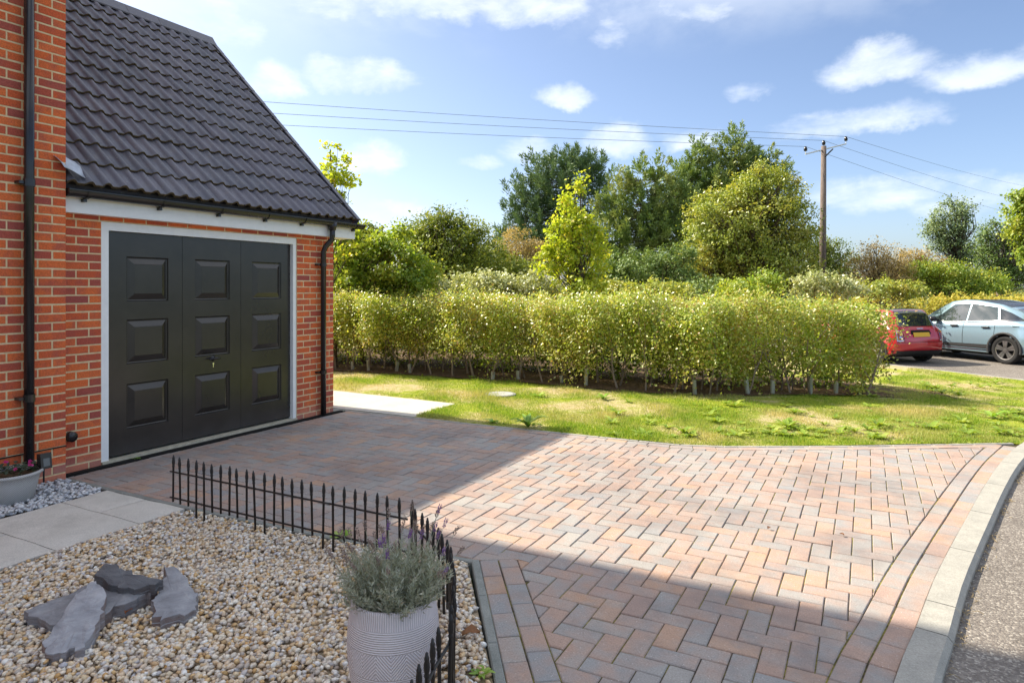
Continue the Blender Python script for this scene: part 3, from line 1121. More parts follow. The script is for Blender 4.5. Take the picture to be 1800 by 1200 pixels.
def brick_mesh(L, H=.0625):
    key = (round(L, 3), round(H, 3))
    if key not in _bm:
        c, d = .003, .06
        l, h = key[0] / 2, key[1] / 2
        vs = [(-d, -l, -h), (-d, l, -h), (-d, l, h), (-d, -l, h), (-c, -l, -h), (-c, l, -h), (-c, l, h), (-c, -l, h),
              (0, -l + c, -h + c), (0, l - c, -h + c), (0, l - c, h - c), (0, -l + c, h - c)]
        fs = [(8, 9, 10, 11)]
        for b in (0, 4):
            for k in range(4):
                k2 = (k + 1) % 4
                fs.append((b + k, b + k2, b + 4 + k2, b + 4 + k))
        _bm[key] = MB().add(vs, fs).mesh('brick')
        _bm[key].materials.append(M['brick'])
    return _bm[key]


def lay(parent, V, y0, y1, zs, anchor, rb, first=0):
    """courses of stretcher bond on the plane x = V between y0 and y1, set out from one end"""
    for n, z in enumerate(zs):
        L0 = .213 if (n + first) % 2 == 0 else .1025
        p, L = 0.0, L0
        span = y1 - y0
        while p < span - .02:
            w = min(L, span - p)
            if w > .022:
                yc = y0 + p + w / 2 if anchor == 'lo' else y1 - p - w / 2
                o = link('brick', brick_mesh(w), None, parent)
                o.location = (V + rb.gauss(0, .0009), yc, z + .0325)
                o.rotation_euler = (rb.gauss(0, .0025), rb.gauss(0, .004), rb.gauss(0, .003))
            p += w + .012
            L = .213


rb = random.Random(5)
# ------------------------------------------------------------------ the house
HX, HY = -6.02, 3.24                        # front plane, corner next to the garage
house = empty('house', (HX, HY, 0))
tag(house, 'red brick house wall at the left edge, with a black downpipe running up it', 'house')
hz = [n * .075 for n in range(-1, 57)]
lay(house, HX, 2.33, HY, hz, 'hi', rb, 1)
MB().box(HX - .25, HX - .0028, 2.322, HY - .003, -.1, 4.28).build('mortar', M['mortar'], house)
EV, RDG, RDX = 5.25, 10.3, -10.45           # eaves and ridge heights, ridge line
b = MB()
b.box(-14.9, HX - .001, -7.0, 2.318, -.1, EV)
b.box(-14.9, HX - .252, 2.318, HY - .004, -.1, EV)
b.box(HX - .252, HX - .001, 2.318, HY - .004, 4.284, EV)
b.add([(HX - .002, HY - .004, EV), (-14.9, HY - .004, EV), (RDX, HY - .004, RDG - .12), (HX - .002, -7, EV), (-14.9, -7, EV), (RDX, -7, RDG - .12)], [(0, 2, 1), (3, 4, 5), (0, 3, 5, 2), (1, 2, 5, 4)])
b.build('wall', M['brickwall'], house)
rf = MB()
for sx, ex in ((1, HX + .25), (-1, -15.15)):
    run = ex - RDX
    zz = EV - .02 - abs(run - (HX - RDX if sx > 0 else -14.9 - RDX)) * (RDG - EV) / abs(HX - RDX)
    vs = []
    for yy in (-7.22, HY + .22):
        for up in (0, .06):
            vs += [(RDX, yy, RDG + up), (ex, yy, zz + up)]
    rf.add(vs, [(0, 1, 3, 2), (4, 6, 7, 5), (0, 4, 5, 1), (2, 3, 7, 6), (1, 5, 7, 3), (0, 2, 6, 4)])
rf.build('roof', M['tile'], house)
# damp course
MB().box(HX - .02, HX + .006, 2.33, HY + .002, .2905, .2985).build('damp_course', M['dark'], house)
# downpipe with brackets
dp = MB().tube([(HX + .065, 2.925, .16), (HX + .065, 2.925, 5.1)], .036, 14).build('downpipe', M['blackplastic'], house, True)
for z_ in (.75, 2.48, 4.2):
    MB().tube([(HX + .065, 2.925, z_ - .03), (HX + .065, 2.925, z_ + .03)], .042, 14).add(
        [(HX - .002, 2.85, z_ - .012), (HX + .07, 2.85, z_ - .012), (HX + .07, 2.85, z_ + .012), (HX - .002, 2.85, z_ + .012),
         (HX - .002, 2.93, z_ - .012), (HX + .07, 2.93, z_ - .012), (HX + .07, 2.93, z_ + .012), (HX - .002, 2.93, z_ + .012)],
        [(0, 3, 2, 1), (4, 5, 6, 7), (0, 1, 5, 4), (2, 3, 7, 6), (1, 2, 6, 5), (0, 4, 7, 3)]).build('pipe_bracket', M['blackplastic'], dp)

# ------------------------------------------------------------------ the garage
GX, GY0, GY1 = -6.20, 3.245, 6.66            # front plane and ends
garage = empty('garage', (GX, 4.95, 0))
tag(garage, 'red brick garage with a dark pitched tile roof and a black panelled door', 'garage')
FO0, FO1, FOZ = 3.645, 6.02, 2.245           # outside of the white door frame
gz = [n * .075 for n in range(-1, 30)]
lay(garage, GX, GY0, FO0 - .004, gz, 'hi', rb, 0)
lay(garage, GX, FO1 + .004, GY1, gz, 'lo', rb, 0)
lay(garage, GX, GY0 + .05, GY1, [2.252, 2.327], 'hi', rb, 1)
mo = MB()
mo.box(GX - .10, GX - .0028, GY0 + .001, FO0 - .002, -.1, 2.40)
mo.box(GX - .10, GX - .0028, FO1 + .002, GY1 - .004, -.1, 2.40)
mo.box(GX - .10, GX - .0028, FO0 - .002, FO1 + .002, FOZ + .002, 2.40)
mo.build('mortar', M['mortar'], garage)
RX, RZ, EX, EZ, VY = -8.97, 5.43, -6.028, 2.52, 6.935    # ridge line, eaves line of the tiles, verge
BX = 2 * RX - GX
bd = MB()
bd.box(GX - .32, GX - .101, GY0, FO0 - .003, -.1, 2.4)
bd.box(GX - .32, GX - .101, FO1 + .003, GY1 - .005, -.1, 2.4)
bd.box(BX, GX - .32, GY1 - .22, GY1 - .005, -.1, 2.4)
bd.box(BX, BX + .2, GY0, GY1 - .221, -.1, 2.4)
bd.add([(GX - .03, GY1 - .005, 2.4), (BX, GY1 - .005, 2.4), (RX, GY1 - .005, RZ - .18), (GX - .03, GY1 - .22, 2.4), (BX, GY1 - .22, 2.4), (RX, GY1 - .22, RZ - .18)], [(0, 2, 1), (3, 4, 5), (0, 1, 4, 3)])
bd.build('wall', M['brickwall'], garage)
MB().box(GX - .9, GX - .6, FO0 - .2, FO1 + .2, -.05, 2.4).build('inner_lining', M['dark'], garage)

# roof: slabs under the tiles, then each tile
phi = math.atan2(RZ - EZ, EX - RX)
cp, sp_ = math.cos(phi), math.sin(phi)
SL = math.hypot(RZ - EZ, EX - RX)
up = Vector((-cp, 0, sp_))
nm = Vector((sp_, 0, cp))
sl = MB()
for mir in (1, -1):
    def pt(s_, n_, y):
        p = Vector((EX, 0, EZ)) + up * s_ + nm * n_
        x = p.x if mir == 1 else 2 * RX - p.x
        return (x, y, p.z)
    n1 = -.03 if mir == 1 else .02
    vs = [pt(s_, n_, y) for y in (HY - .001, VY - .03) for s_, n_ in ((.04, -.07), (SL, -.07), (SL, n1), (.04, n1))]
    fs = [(0, 1, 2, 3), (7, 6, 5, 4), (0, 4, 5, 1), (1, 5, 6, 2), (2, 6, 7, 3), (3, 7, 4, 0)]
    sl.add(vs, fs if mir == -1 else [f[::-1] for f in fs])
sl.build('roof_deck', M['tile'], garage)

NT_, NC = 12, 13
tw = (VY - HY - .03) / NT_
gauge = (SL - .06) / NC
prof = []
for k in range(25):
    a_ = tw * 1.035 * k / 24
    h = 0.0
    for c0 in (.042, .042 + tw / 2, .042 + tw):
        u_ = (a_ - c0) / .043
        if abs(u_) < 1:
            h = max(h, .033 * (math.cos(u_ * math.pi / 2) ** .9))
    prof.append((a_, h))
vs, fs = [], []
Lt = gauge * 1.16
for s_, base, dn in ((0, .028, -.027), (0, .028, -.004), (.006, .028, 0), (gauge * .5, .0165, 0), (Lt, .0, 0)):
    vs += [(a_, s_ if dn > -.01 else s_ + .004, base + h + dn) for a_, h in prof]
n_ = len(prof)
for rrow in range(4):
    for k in range(n_ - 1):
        fs.append((rrow * n_ + k, rrow * n_ + k + 1, (rrow + 1) * n_ + k + 1, (rrow + 1) * n_ + k))
tile_me = MB().add(vs, fs).mesh('roof_tile', False)
tile_me.materials.append(M['tile'])
tile_me.materials.append(M['tile_edge'])
tile_me.polygons.foreach_set('material_index', [1 if i < 2 * (n_ - 1) else 0 for i in range(len(tile_me.polygons))])
tile_me.polygons.foreach_set('use_smooth', [i >= 2 * (n_ - 1) for i in range(len(tile_me.polygons))])
rt = random.Random(9)
for c in range(NC):
    for k in range(NT_):
        p = Vector((EX, HY + .004 + k * tw, EZ)) + up * (c * gauge + rt.gauss(0, .0045) + (.0 if c else .0)) + nm * (rt.gauss(0, .0022) + .0)
        o = link('roof_tile', tile_me, None, garage)
        rot = Matrix(((0, up.x, nm.x), (1, 0, 0), (0, up.z, nm.z)))
        o.matrix_basis = Matrix.Translation(p) @ rot.to_4x4() @ Matrix.Rotation(rt.gauss(0, .007), 4, 'Z')
# ridge tiles and verge caps
for k in range(8):
    y0 = HY + .01 + k * .462
    y1 = min(y0 + .455, VY + .012)
    mb = MB()
    ring = [(.15, -.145), (.155, -.128), (.045, .018), (0, .036), (-.045, .018), (-.155, -.128), (-.15, -.145)]
    rows_ = [[(RX + x, y, RZ + .045 + z_ + d) for x, z_ in ring] for y, d in ((y0, 0), (y1, 0))]
    v_ = rows_[0] + rows_[1]
    f_ = [(i, i + 1, i + 8, i + 7) for i in range(6)] + [(0, 1, 2, 3, 4, 5, 6), (13, 12, 11, 10, 9, 8, 7)]
    mb.add(v_, [q[::-1] for q in f_])
    mb.build('ridge_tile', M['tile'], garage)
for k in range(NC):
    mb = MB()
    s0, s1 = k * gauge - .005, (k + 1) * gauge + .01
    vs = []
    for s_, lift in ((s0, .004), (s1, .0)):
        for y, n_ in ((VY - .05, .046), (VY + .012, .046), (VY + .012, -.085), (VY - .002, -.085), (VY - .002, .03), (VY - .05, .03)):
            p = Vector((EX, y, EZ)) + up * s_ + nm * (n_ + lift)
            vs.append(tuple(p))
    fs = [(i, (i + 1) % 6, 6 + (i + 1) % 6, 6 + i) for i in range(6)] + [(5, 4, 3, 2, 1, 0), (6, 7, 8, 9, 10, 11)]
    mb.add(vs, fs)
    mb.build('verge_cap', M['tile'], garage)

# fascia, soffit box, gutter
FX = GX + .10
fa = MB()
fa.box(FX - .018, FX, HY + .004, 6.962, 2.290, 2.455)
fa.box(GX - .01, FX - .018, HY + .004, GY1 + .001, 2.290, 2.300)
fa.box(GX - .16, FX - .018, GY1 + .001, 6.962, 2.290, 2.302)
fa.box(GX - .16, FX - .018, 6.944, 6.962, 2.302, 2.47)
fa.build('fascia', M['white'], garage)
gx_, gzz, gr = FX + .058, 2.475, .056
gu = MB()
ys = [HY + .02, 7.03]
ar = [math.pi + math.pi * k / 12 for k in range(13)]
out_ = [(math.cos(a_) * gr, math.sin(a_) * gr) for a_ in ar]
inn = [(math.cos(a_) * (gr - .004), math.sin(a_) * (gr - .004)) for a_ in reversed(ar)]
ring = [(-gr, .008)] + out_ + [(gr, .008)] + [(gr - .004, .008)] + inn + [(-gr + .004, .008)]
v_ = [(gx_ + x, y, gzz + z_) for y in ys for x, z_ in ring]
m_ = len(ring)
f_ = [(i, (i + 1) % m_, m_ + (i + 1) % m_, m_ + i) for i in range(m_)]
gu.add(v_, f_)
for y in (HY + .02, 7.03):       # stop ends
    pts = [(gx_ + math.cos(a_) * gr * 1.06, y, gzz + math.sin(a_) * gr * 1.06) for a_ in ar] + [(gx_ + gr * 1.06, y, gzz + .01), (gx_ - gr * 1.06, y, gzz + .01)]
    d_ = .012
    k_ = len(pts)
    gu.add([(x, yy - d_, z_) for x, yy, z_ in pts] + [(x, yy + d_, z_) for x, yy, z_ in pts], [tuple(range(k_))[::-1], tuple(range(k_, 2 * k_))] + [(i, (i + 1) % k_, k_ + (i + 1) % k_, k_ + i) for i in range(k_)])
gut = gu.build('gutter', M['blackplastic'], garage)
for y in (3.42, 4.13, 4.80, 5.42, 5.98, 6.90):
    mb = MB()
    v_ = []
    for yy in (y - .014, y + .014):
        for rr in (gr + .001, gr + .008):
            v_ += [(gx_ + math.cos(a_) * rr, yy, gzz + math.sin(a_) * rr) for a_ in ar]
    q = 13
    f_ = []
    for i in range(q - 1):
        f_ += [(q + i, q + i + 1, 3 * q + i + 1, 3 * q + i), (i, 2 * q + i, 2 * q + i + 1, i + 1), (i, i + 1, q + i + 1, q + i), (2 * q + i, 3 * q + i, 3 * q + i + 1, 2 * q + i + 1)]
    mb.add(v_, f_)
    mb.box(FX + .001, FX + .045, y - .014, y + .014, gzz - .088, gzz - .060)
    mb.build('gutter_bracket', M['blackplastic'], gut)
PY = 6.41
path = [(gx_, PY + .06, 2.44), (gx_, PY + .06, 2.30), (gx_ - .01, PY + .06, 2.25), (GX + .085, PY + .015, 2.16), (GX + .062, PY, 2.09), (GX + .062, PY, .02)]
dp2 = MB().tube(path, .035, 14).build('downpipe', M['blackplastic'], garage, True)
MB().tube([(gx_, PY + .06, 2.47), (gx_, PY + .06, 2.37)], [.062, .044], 16).build('gutter_outlet', M['blackplastic'], gut, True)
for z_ in (1.93, .56):
    MB().tube([(GX + .062, PY, z_ - .022), (GX + .062, PY, z_ + .022)], .041, 14).box(GX - .002, GX + .05, PY - .085, PY - .03, z_ - .011, z_ + .011).build('pipe_bracket', M['blackplastic'], dp2)
# overflow pipe stub by the house corner
MB().tube([(GX - .01, 3.365, .33), (GX + .05, 3.365, .33)], .045, 18).build('vent_pipe', M['blackplastic'], garage, True)
# lead apron where the roof meets the house
mb = MB()
v_ = []
for i in range(7):
    t = i / 6
    for j in range(6):
        s_ = j / 5
        p = Vector((EX - .02, HY - .10 + .26 * t, EZ + .045)) + up * (.0 + .30 * s_ * (1 - .25 * t)) + nm * (.045 + .05 * (1 - t) ** 2 + .012 * math.sin(7 * s_ + 4 * t))
        p.x += .07 * (1 - t) * (1 - s_) + .05 * (1 - t)
        v_.append(tuple(p))
f_ = [(i * 6 + j, i * 6 + j + 1, (i + 1) * 6 + j + 1, (i + 1) * 6 + j) for i in range(6) for j in range(5)]
mb.add(v_, f_)
le = mb.build('lead_flashing', M['lead'], garage, True)
so = le.modifiers.new('thick', 'SOLIDIFY')
so.thickness = .004

# door frame and sill
fr = MB()
fx0, fx1 = GX - .09, GX - .012
fr.box(fx0, fx1, FO0, FO0 + .072, .035, FOZ)
fr.build('door_frame', M['white'], garage)
MB().box(fx0, fx1, FO1 - .050, FO1, .035, FOZ).build('door_frame', M['white'], garage)
MB().box(fx0, fx1 - .001, FO0 + .072, FO1 - .050, 2.168, FOZ).build('door_lintel_trim', M['white'], garage)
MB().box(GX - .6, GX + .012, FO0 + .002, FO1 - .002, -.05, .034).build('sill', M['sill'], garage)
MB().box(GX + .013, -6.128, HY + .06, GY1 + .1, -.08, .014).build('drain_gap', M['dark'], garage)

# the up-and-over door: three leaves with raised panels
DX = GX - .058
D0, D1, DZ0, DZ1 = FO0 + .076, FO1 - .054, .055, 2.164
door = empty('garage_door', (0, 0, 0))
door.parent = garage
door.matrix_parent_inverse = Matrix.Translation(-garage.location)


def leaf_part(y0, y1, panels):
    """a flat sheet with square raised panels pressed into it"""
    mb = MB()
    ysx = sorted({y0, y1, *[p[0] for p in panels], *[p[1] for p in panels]})
    zsx = sorted({DZ0, DZ1, *[p[2] for p in panels], *[p[3] for p in panels]})
    for ya, yb in zip(ysx, ysx[1:]):
        for za, zb in zip(zsx, zsx[1:]):
            if any(abs(ya - p[0]) < 1e-6 and abs(za - p[2]) < 1e-6 for p in panels):
                continue
            mb.add([(DX, ya, za), (DX, yb, za), (DX, yb, zb), (DX, ya, zb)], [(0, 1, 2, 3)])
    mb.add([(DX, y0, DZ0), (DX, y0, DZ1), (DX - .03, y0, DZ1), (DX - .03, y0, DZ0), (DX, y1, DZ0), (DX, y1, DZ1), (DX - .03, y1, DZ1), (DX - .03, y1, DZ0)],
           [(0, 1, 2, 3), (7, 6, 5, 4), (0, 3, 7, 4), (1, 5, 6, 2)])
    lf = mb.build('door_leaf', M['door'], door, False, False)
    for (a0, a1, b0, b1) in panels:
        pm = MB()
        rings = [(0, 0), (.008, -.014), (.014, -.017), (.018, -.017), (.070, .006), (.074, .009)]
        vs = []
        for ins_, d in rings:
            vs += [(DX + d, a0 + ins_, b0 + ins_), (DX + d, a1 - ins_, b0 + ins_), (DX + d, a1 - ins_, b1 - ins_), (DX + d, a0 + ins_, b1 - ins_)]
        fs = []
        for r_ in range(len(rings) - 1):
            for k in range(4):
                k2 = (k + 1) % 4
                fs.append((r_ * 4 + k, r_ * 4 + k2, r_ * 4 + 4 + k2, r_ * 4 + 4 + k))
        e = (len(rings) - 1) * 4
        fs.append((e, e + 1, e + 2, e + 3))
        pm.add(vs, fs)
        pm.build('raised_panel', M['door'], door, False, False)


Z3 = [(.285, .715), (.905, 1.33), (1.505, 1.935)]
for y0, y1, p0, p1 in ((D0, 4.502, 3.915, 4.348), (4.506, 5.234, 4.652, 5.088), (5.238, D1, 5.39, 5.828)):
    leaf_part(y0, y1, [(p0, p1, a_, b_) for a_, b_ in Z3])
hd = MB().tube([(DX - .002, 4.87, .872), (DX + .03, 4.87, .872)], .011, 10)
hd.tube([(DX + .03, 4.80, .866), (DX + .036, 4.835, .874), (DX + .036, 4.905, .874), (DX + .03, 4.94, .866)], [.006, .011, .011, .006], 10)
hd.tube([(DX - .001, 4.87, .872), (DX + .004, 4.87, .872)], .03, 18)
hd.build('handle', M['blackplastic'], door, True, False)
MB().tube([(DX - .001, 4.872, .815), (DX + .006, 4.872, .815)], .011, 14).box(DX, DX + .0055, 4.867, 4.877, .775, .812).build('lock', M['chrome'], door, False, False)
# ------------------------------------------------------------------ low border fence
def fence_points():
    a = Vector((-4.46, 3.135))
    pts = [a + Vector((.0855 * k, 0)) for k in range(26)]
    line = spline([(-2.322, 3.135), (-2.27, 3.066), (-2.12, 2.964), (-1.967, 2.861), (-1.811, 2.732), (-1.622, 2.492), (-1.47, 2.26), (-1.391, 2.117), (-1.349, 1.962), (-1.281, 1.769), (-1.23, 1.6), (-1.2, 1.45)], 6)
    q = resample(line, .0855)
    return pts, [Vector(p) for p in q[1:]]


fA, fB = fence_points()
fence = empty('border_fence', (-2.32, 3.13, 0))
tag(fence, 'low black metal border fence with spear tips round the gravel bed', 'fence')


def picket_mesh(z0):
    p = [(.0, z0 - .004), (.0074, z0), (.0074, .335), (.0098, .340), (.0098, .346), (.0076, .350), (.0102, .360), (.0110, .370), (.0104, .384), (.0080, .394), (.0088, .398), (.0088, .404), (.0060, .410), (.0048, .420), (.001, .424)]
    return MB().lathe(p, 10, caps=False).mesh('picket', True)


pk_long, pk_short = picket_mesh(-.03), picket_mesh(.085)
for m_ in (pk_long, pk_short):
    m_.materials.append(M['metal_black'])
allp = fA + fB
pr = random.Random(2)
for k, p in enumerate(allp):
    long = (k - 3) % 7 in (0, 1)
    o = link('picket', pk_long if long else pk_short, None, fence)
    o.location = (p.x, p.y, pr.gauss(0, .002) - .006)
    o.rotation_euler = (pr.gauss(0, .012), pr.gauss(0, .012), 0)
# a rail pair for each panel of seven pickets
st = [0] + [k for k in range(4, len(allp), 7)] + [len(allp)]
for a_, b_ in zip(st, st[1:]):
    seg = allp[a_:b_]
    if len(seg) < 2:
        continue
    e0 = (seg[0] - seg[1]).normalized() * .03
    e1 = (seg[-1] - seg[-2]).normalized() * .055
    pth = [seg[0] + e0] + seg + [seg[-1] + e1]
    for z_ in (.30, .112):
        MB().tube([(p.x, p.y, z_ + .003 * math.sin(a_)) for p in pth], .0066, 8).build('rail', M['metal_black'], fence, True)

# ------------------------------------------------------------------ slates laid on the gravel


def slate(name, label, outline, thick, seed, rough=.010, tone=1.0):
    """outline: (x, y, z) pixels in the photo's slate close-up turned into points of the upper face at height z"""
    pts = [gp(20 + x / 5, 960 + y / 5, z_) for x, y, z_ in outline]
    for i, (x, y, z_) in enumerate(outline):
        pts[i].z = z_
    # split slate is flat: lay the points on their common plane
    A_ = np.array([[p.x, p.y, 1.0] for p in pts])
    co_, *_ = np.linalg.lstsq(A_, np.array([p.z for p in pts]), rcond=None)
    for p in pts:
        p.z = float(co_[0] * p.x + co_[1] * p.y + co_[2])
    c = sum(pts, Vector()) / len(pts)
    root = c.copy()
    root.z = 0
    # densify the rim
    rim = []
    n = len(pts)
    rs = random.Random(seed)
    for i in range(n):
        a_, b_ = pts[i], pts[(i + 1) % n]
        for k in range(4):
            p = a_.lerp(b_, k / 4)
            if k:
                e_ = Vector((rs.gauss(0, rough), rs.gauss(0, rough), 0))
                e_.z = float(co_[0] * e_.x + co_[1] * e_.y)
                p += e_
            rim.append(p)
    m_ = len(rim)
    if sum(rim[i].x * rim[(i + 1) % m_].y - rim[(i + 1) % m_].x * rim[i].y for i in range(m_)) < 0:
        rim.reverse()
    rings = []
    for fr_, dz in ((1.0, -thick), (1.012, -thick * .62), (1.012, -thick * .60), (.995, -thick * .56), (1.0, -.003), (.99, .0), (.72, .002), (.4, .003)):
        row = []
        for i, p in enumerate(rim):
            q = c.lerp(p, fr_)
            q.z += dz
            if fr_ < .99:
                q.z += .004 * noise.noise(q * 14 + Vector((seed, 0, 0))) + (.004 if noise.noise(q * 7 + Vector((0, seed, 0))) > .12 else 0)
            else:
                h = .004 * noise.noise(q * 25 + Vector((seed, 4, 0)))
                q += (q - c).normalized() * h
            row.append(q - root)
        rings.append(row)
    vs = [p for r_ in rings for p in r_] + [c - root + Vector((0, 0, .005))]
    fs = []
    for r_ in range(len(rings) - 1):
        for k in range(m_):
            k2 = (k + 1) % m_
            fs.append((r_ * m_ + k, r_ * m_ + k2, (r_ + 1) * m_ + k2, (r_ + 1) * m_ + k))
    e = (len(rings) - 1) * m_
    fs += [(e + k, e + (k + 1) % m_, len(vs) - 1) for k in range(m_)]
    fs.append(tuple(range(m_))[::-1])
    o = MB().add(vs, fs).build(name, M['slate'])
    o.location = root
    o.color = (tone, tone * .99, tone, 1)
    tag(o, label, 'slate stone', 'slate stones on the gravel')
    return o


slate('slate_stone', 'flat slate at the left end of the group, partly under the front slate', [(110, 562, .055), (300, 490, .06), (560, 395, .062), (700, 325, .065), (640, 470, .06), (520, 610, .058), (390, 690, .05), (250, 640, .05)], .07, 1, .010, 1.05)
slate('slate_stone', 'middle slate with a thick brown broken edge, under the dark pointed slate', [(760, 350, .075), (950, 352, .078), (1150, 340, .08), (1285, 345, .082), (1225, 405, .08), (1050, 480, .075), (820, 600, .065), (740, 480, .07)], .085, 2, .010, .95)
slate('slate_stone', 'long pale grey slate in front, leaning on the slate behind it', [(700, 318, .13), (775, 335, .13), (838, 425, .12), (820, 560, .10), (740, 720, .07), (650, 890, .045), (480, 925, .045), (318, 935, .045), (295, 885, .05), (355, 750, .065), (470, 560, .10), (570, 405, .12)], .075, 3, .010, 1.45)
slate('slate_stone', 'dark pointed slate lying on top of the group', [(730, 255, .13), (770, 190, .15), (830, 150, .16), (960, 178, .16), (1140, 240, .145), (1335, 308, .125), (1180, 342, .12), (990, 358, .115), (850, 330, .115)], .05, 4, .008, .55)
slate('slate_stone', 'broad grey slate with rust marks at the right of the group', [(1345, 172, .075), (1430, 180, .075), (1550, 275, .07), (1610, 400, .06), (1642, 500, .055), (1560, 580, .05), (1310, 665, .045), (1265, 570, .055), (1222, 470, .07), (1285, 405, .08), (1335, 330, .085)], .055, 5, .010, 1.25)

# ------------------------------------------------------------------ lavender in its tall pot
PC = Vector((-1.60, 2.045, 0))
pot = empty('planter_pot', PC)
tag(pot, 'tall lilac-grey pot with pressed line bands holding lavender, beside the fence', 'plant pot')
prof = [(.10, 0.0), (.118, .004), (.132, .05), (.155, .14), (.170, .23), (.1745, .30), (.171, .37), (.163, .43), (.1605, .462), (.157, .470), (.150, .470), (.147, .462), (.147, .42), (.10, .415), (.0, .415)]
pp = []
sp3 = spline([(a_, b_, 0) for a_, b_ in prof[:9]], 6)
pp = [(a_, b_) for a_, b_, _ in sp3] + prof[9:-1]
MB().lathe(pp, 72, caps=True).build('pot_body', M['pot'], pot, True, False)
MB().lathe([(.0, .43), (.05, .44), (.12, .436), (.1475, .43)], 30, caps=False).build('compost', M['soil'], pot, True, False)


def leaves_np(C, D, Nrm, L, Wd, fold=.18):
    """diamond leaves: C base points, D unit directions, Nrm unit normals, L lengths, Wd widths -> verts, tris"""
    Sd = np.cross(D, Nrm)
    Sd /= np.maximum(np.linalg.norm(Sd, axis=1, keepdims=True), 1e-6)
    L, Wd = L[:, None], Wd[:, None]
    a_ = C
    tip = C + D * L
    mid = C + D * L * .45
    l = mid + Sd * Wd * .5 + Nrm * Wd * fold
    r_ = mid - Sd * Wd * .5 + Nrm * Wd * fold
    V = np.stack([a_, r_, tip, l], 1).reshape(-1, 3)
    i = np.arange(len(C)) * 4
    F = np.stack([np.stack([i, i + 1, i + 2], 1), np.stack([i, i + 2, i + 3], 1)], 1).reshape(-1, 3)
    return V, F


def unit(n, r_, bias=(0, 0, 0)):
    v = r_.normal(0, 1, (n, 3)) + np.array(bias)
    return v / np.maximum(np.linalg.norm(v, axis=1, keepdims=True), 1e-6)


lr = np.random.default_rng(21)
lav = empty('lavender_plant', PC + Vector((0, 0, .43)))
tag(lav, 'bushy grey-green lavender with a few purple flower spikes in the tall pot', 'lavender')
Cs, Ds, Ls = [], [], []
stems = MB()
spikes = []
for k in range(330):
    ang = lr.uniform(0, 2 * math.pi)
    rad = .135 * math.sqrt(lr.uniform(0, 1))
    lean = lr.uniform(.15, 1.0) * (rad / .135) * .95 + lr.normal(0, .12)
    h = lr.uniform(.13, .26) * (1 - .25 * (rad / .135))
    base = np.array([math.cos(ang) * rad, math.sin(ang) * rad, .0])
    d = np.array([math.cos(ang) * lean, math.sin(ang) * lean, 1.0])
    d /= np.linalg.norm(d)
    n_ = int(h / .0065)
    pts = []
    for i in range(n_):
        t = i / max(1, n_ - 1)
        p = base + d * h * t + np.array([0, 0, -.05 * lean * t * t * h / .2])
        pts.append(p)
        if t > .08:
            for _ in range(2):
                q = lr.normal(0, 1, 3)
                q -= d * q.dot(d)
                q /= np.linalg.norm(q)
                dd = q * .75 + d * .75
                Cs.append(p)
                Ds.append(dd / np.linalg.norm(dd))
                Ls.append(lr.uniform(.020, .036) * (1 - .35 * t))
    if k % 3 == 0:
        stems.tube([pts[0], pts[len(pts) // 2], pts[-1]], [.0022, .0018, .001], 4, False)
    if lr.uniform() < .15:
        spikes.append((pts[-1], d))
Cs, Ds, Ls = np.array(Cs), np.array(Ds), np.array(Ls)
Nn = unit(len(Cs), lr, (0, 0, .6))
V_, F_ = leaves_np(Cs, Ds, Nn, Ls * 1.1, Ls * .20, .1)
link('foliage', mesh_np('foliage', V_, F_), M['leaf_lav'], lav, False)
stems.build('stems', M['leaf_lav'], lav, False, False)


def spike_mesh(seed):
    r_ = np.random.default_rng(seed)
    n_ = 46
    t = np.repeat(np.linspace(0, 1, 8), 6)[:n_]
    a_ = r_.uniform(0, 2 * np.pi, n_)
    Cc = np.column_stack([np.cos(a_) * .002, np.sin(a_) * .002, .0 + t * .034 + r_.normal(0, .001, n_)])
    Dd = np.column_stack([np.cos(a_), np.sin(a_), .7 + 0 * a_])
    Dd /= np.linalg.norm(Dd, axis=1, keepdims=True)
    return mesh_np('flower_spike', *leaves_np(Cc, Dd, unit(n_, r_), r_.uniform(.006, .010, n_), r_.uniform(.004, .006, n_)))


sm, sd_ = spike_mesh(1), spike_mesh(2)
sm.materials.append(M['flower'])
sd_.materials.append(M['flower_dry'])
for k, (p, d) in enumerate(spikes):
    ext = .05 + .09 * lr.uniform()
    right = d[0] > .05
    tipp = p + d * ext
    fs_ = MB().tube([p, p + d * ext * .5 + np.array([0, 0, .004]), tipp], [.0011, .0010, .0009], 5, False).build('flower_stalk', M['leaf_lav'], lav, True, False)
    o = bpy.data.objects.new('flower_spike', sm if (right and k % 2) else sd_)
    COL.objects.link(o)
    o.parent = fs_
    o.location = tipp
    o.rotation_euler = Vector(d).to_track_quat('Z', 'Y').to_euler()

# ------------------------------------------------------------------ white woven pot with cyclamen by the wall
WP = Vector((-5.775, 2.70, 0))
wp = empty('basket_pot', WP)
tag(wp, 'round white woven-pattern pot on pale pebbles against the brick wall', 'plant pot')
m_, nt = start('white_weave')
p_ = opos(nt)
xyz = nd(nt, 'ShaderNodeSeparateXYZ', {0: p_})
an = mth(nt, 'ARCTAN2', xyz.outputs[1], xyz.outputs[0])
wv = mth(nt, 'MULTIPLY', mth(nt, 'SINE', mth(nt, 'MULTIPLY', an, 90.)), mth(nt, 'SINE', mth(nt, 'MULTIPLY', xyz.outputs[2], 420.)))
cc = ramp(nt, wv, [(.0, (.50, .48, .46)), (.35, (.64, .62, .59))])
finish(m_, nt, pbsdf(nt, cc, .5, .4, bump(nt, wv, .6, .006)))
MB().lathe([(.13, .0), (.15, .01), (.185, .16), (.198, .212), (.215, .218), (.219, .228), (.215, .238), (.20, .238), (.195, .225), (.19, .19), (.0, .185)][:-1] + [(.02, .19)], 48).build('pot_body', m_, wp, True, False)
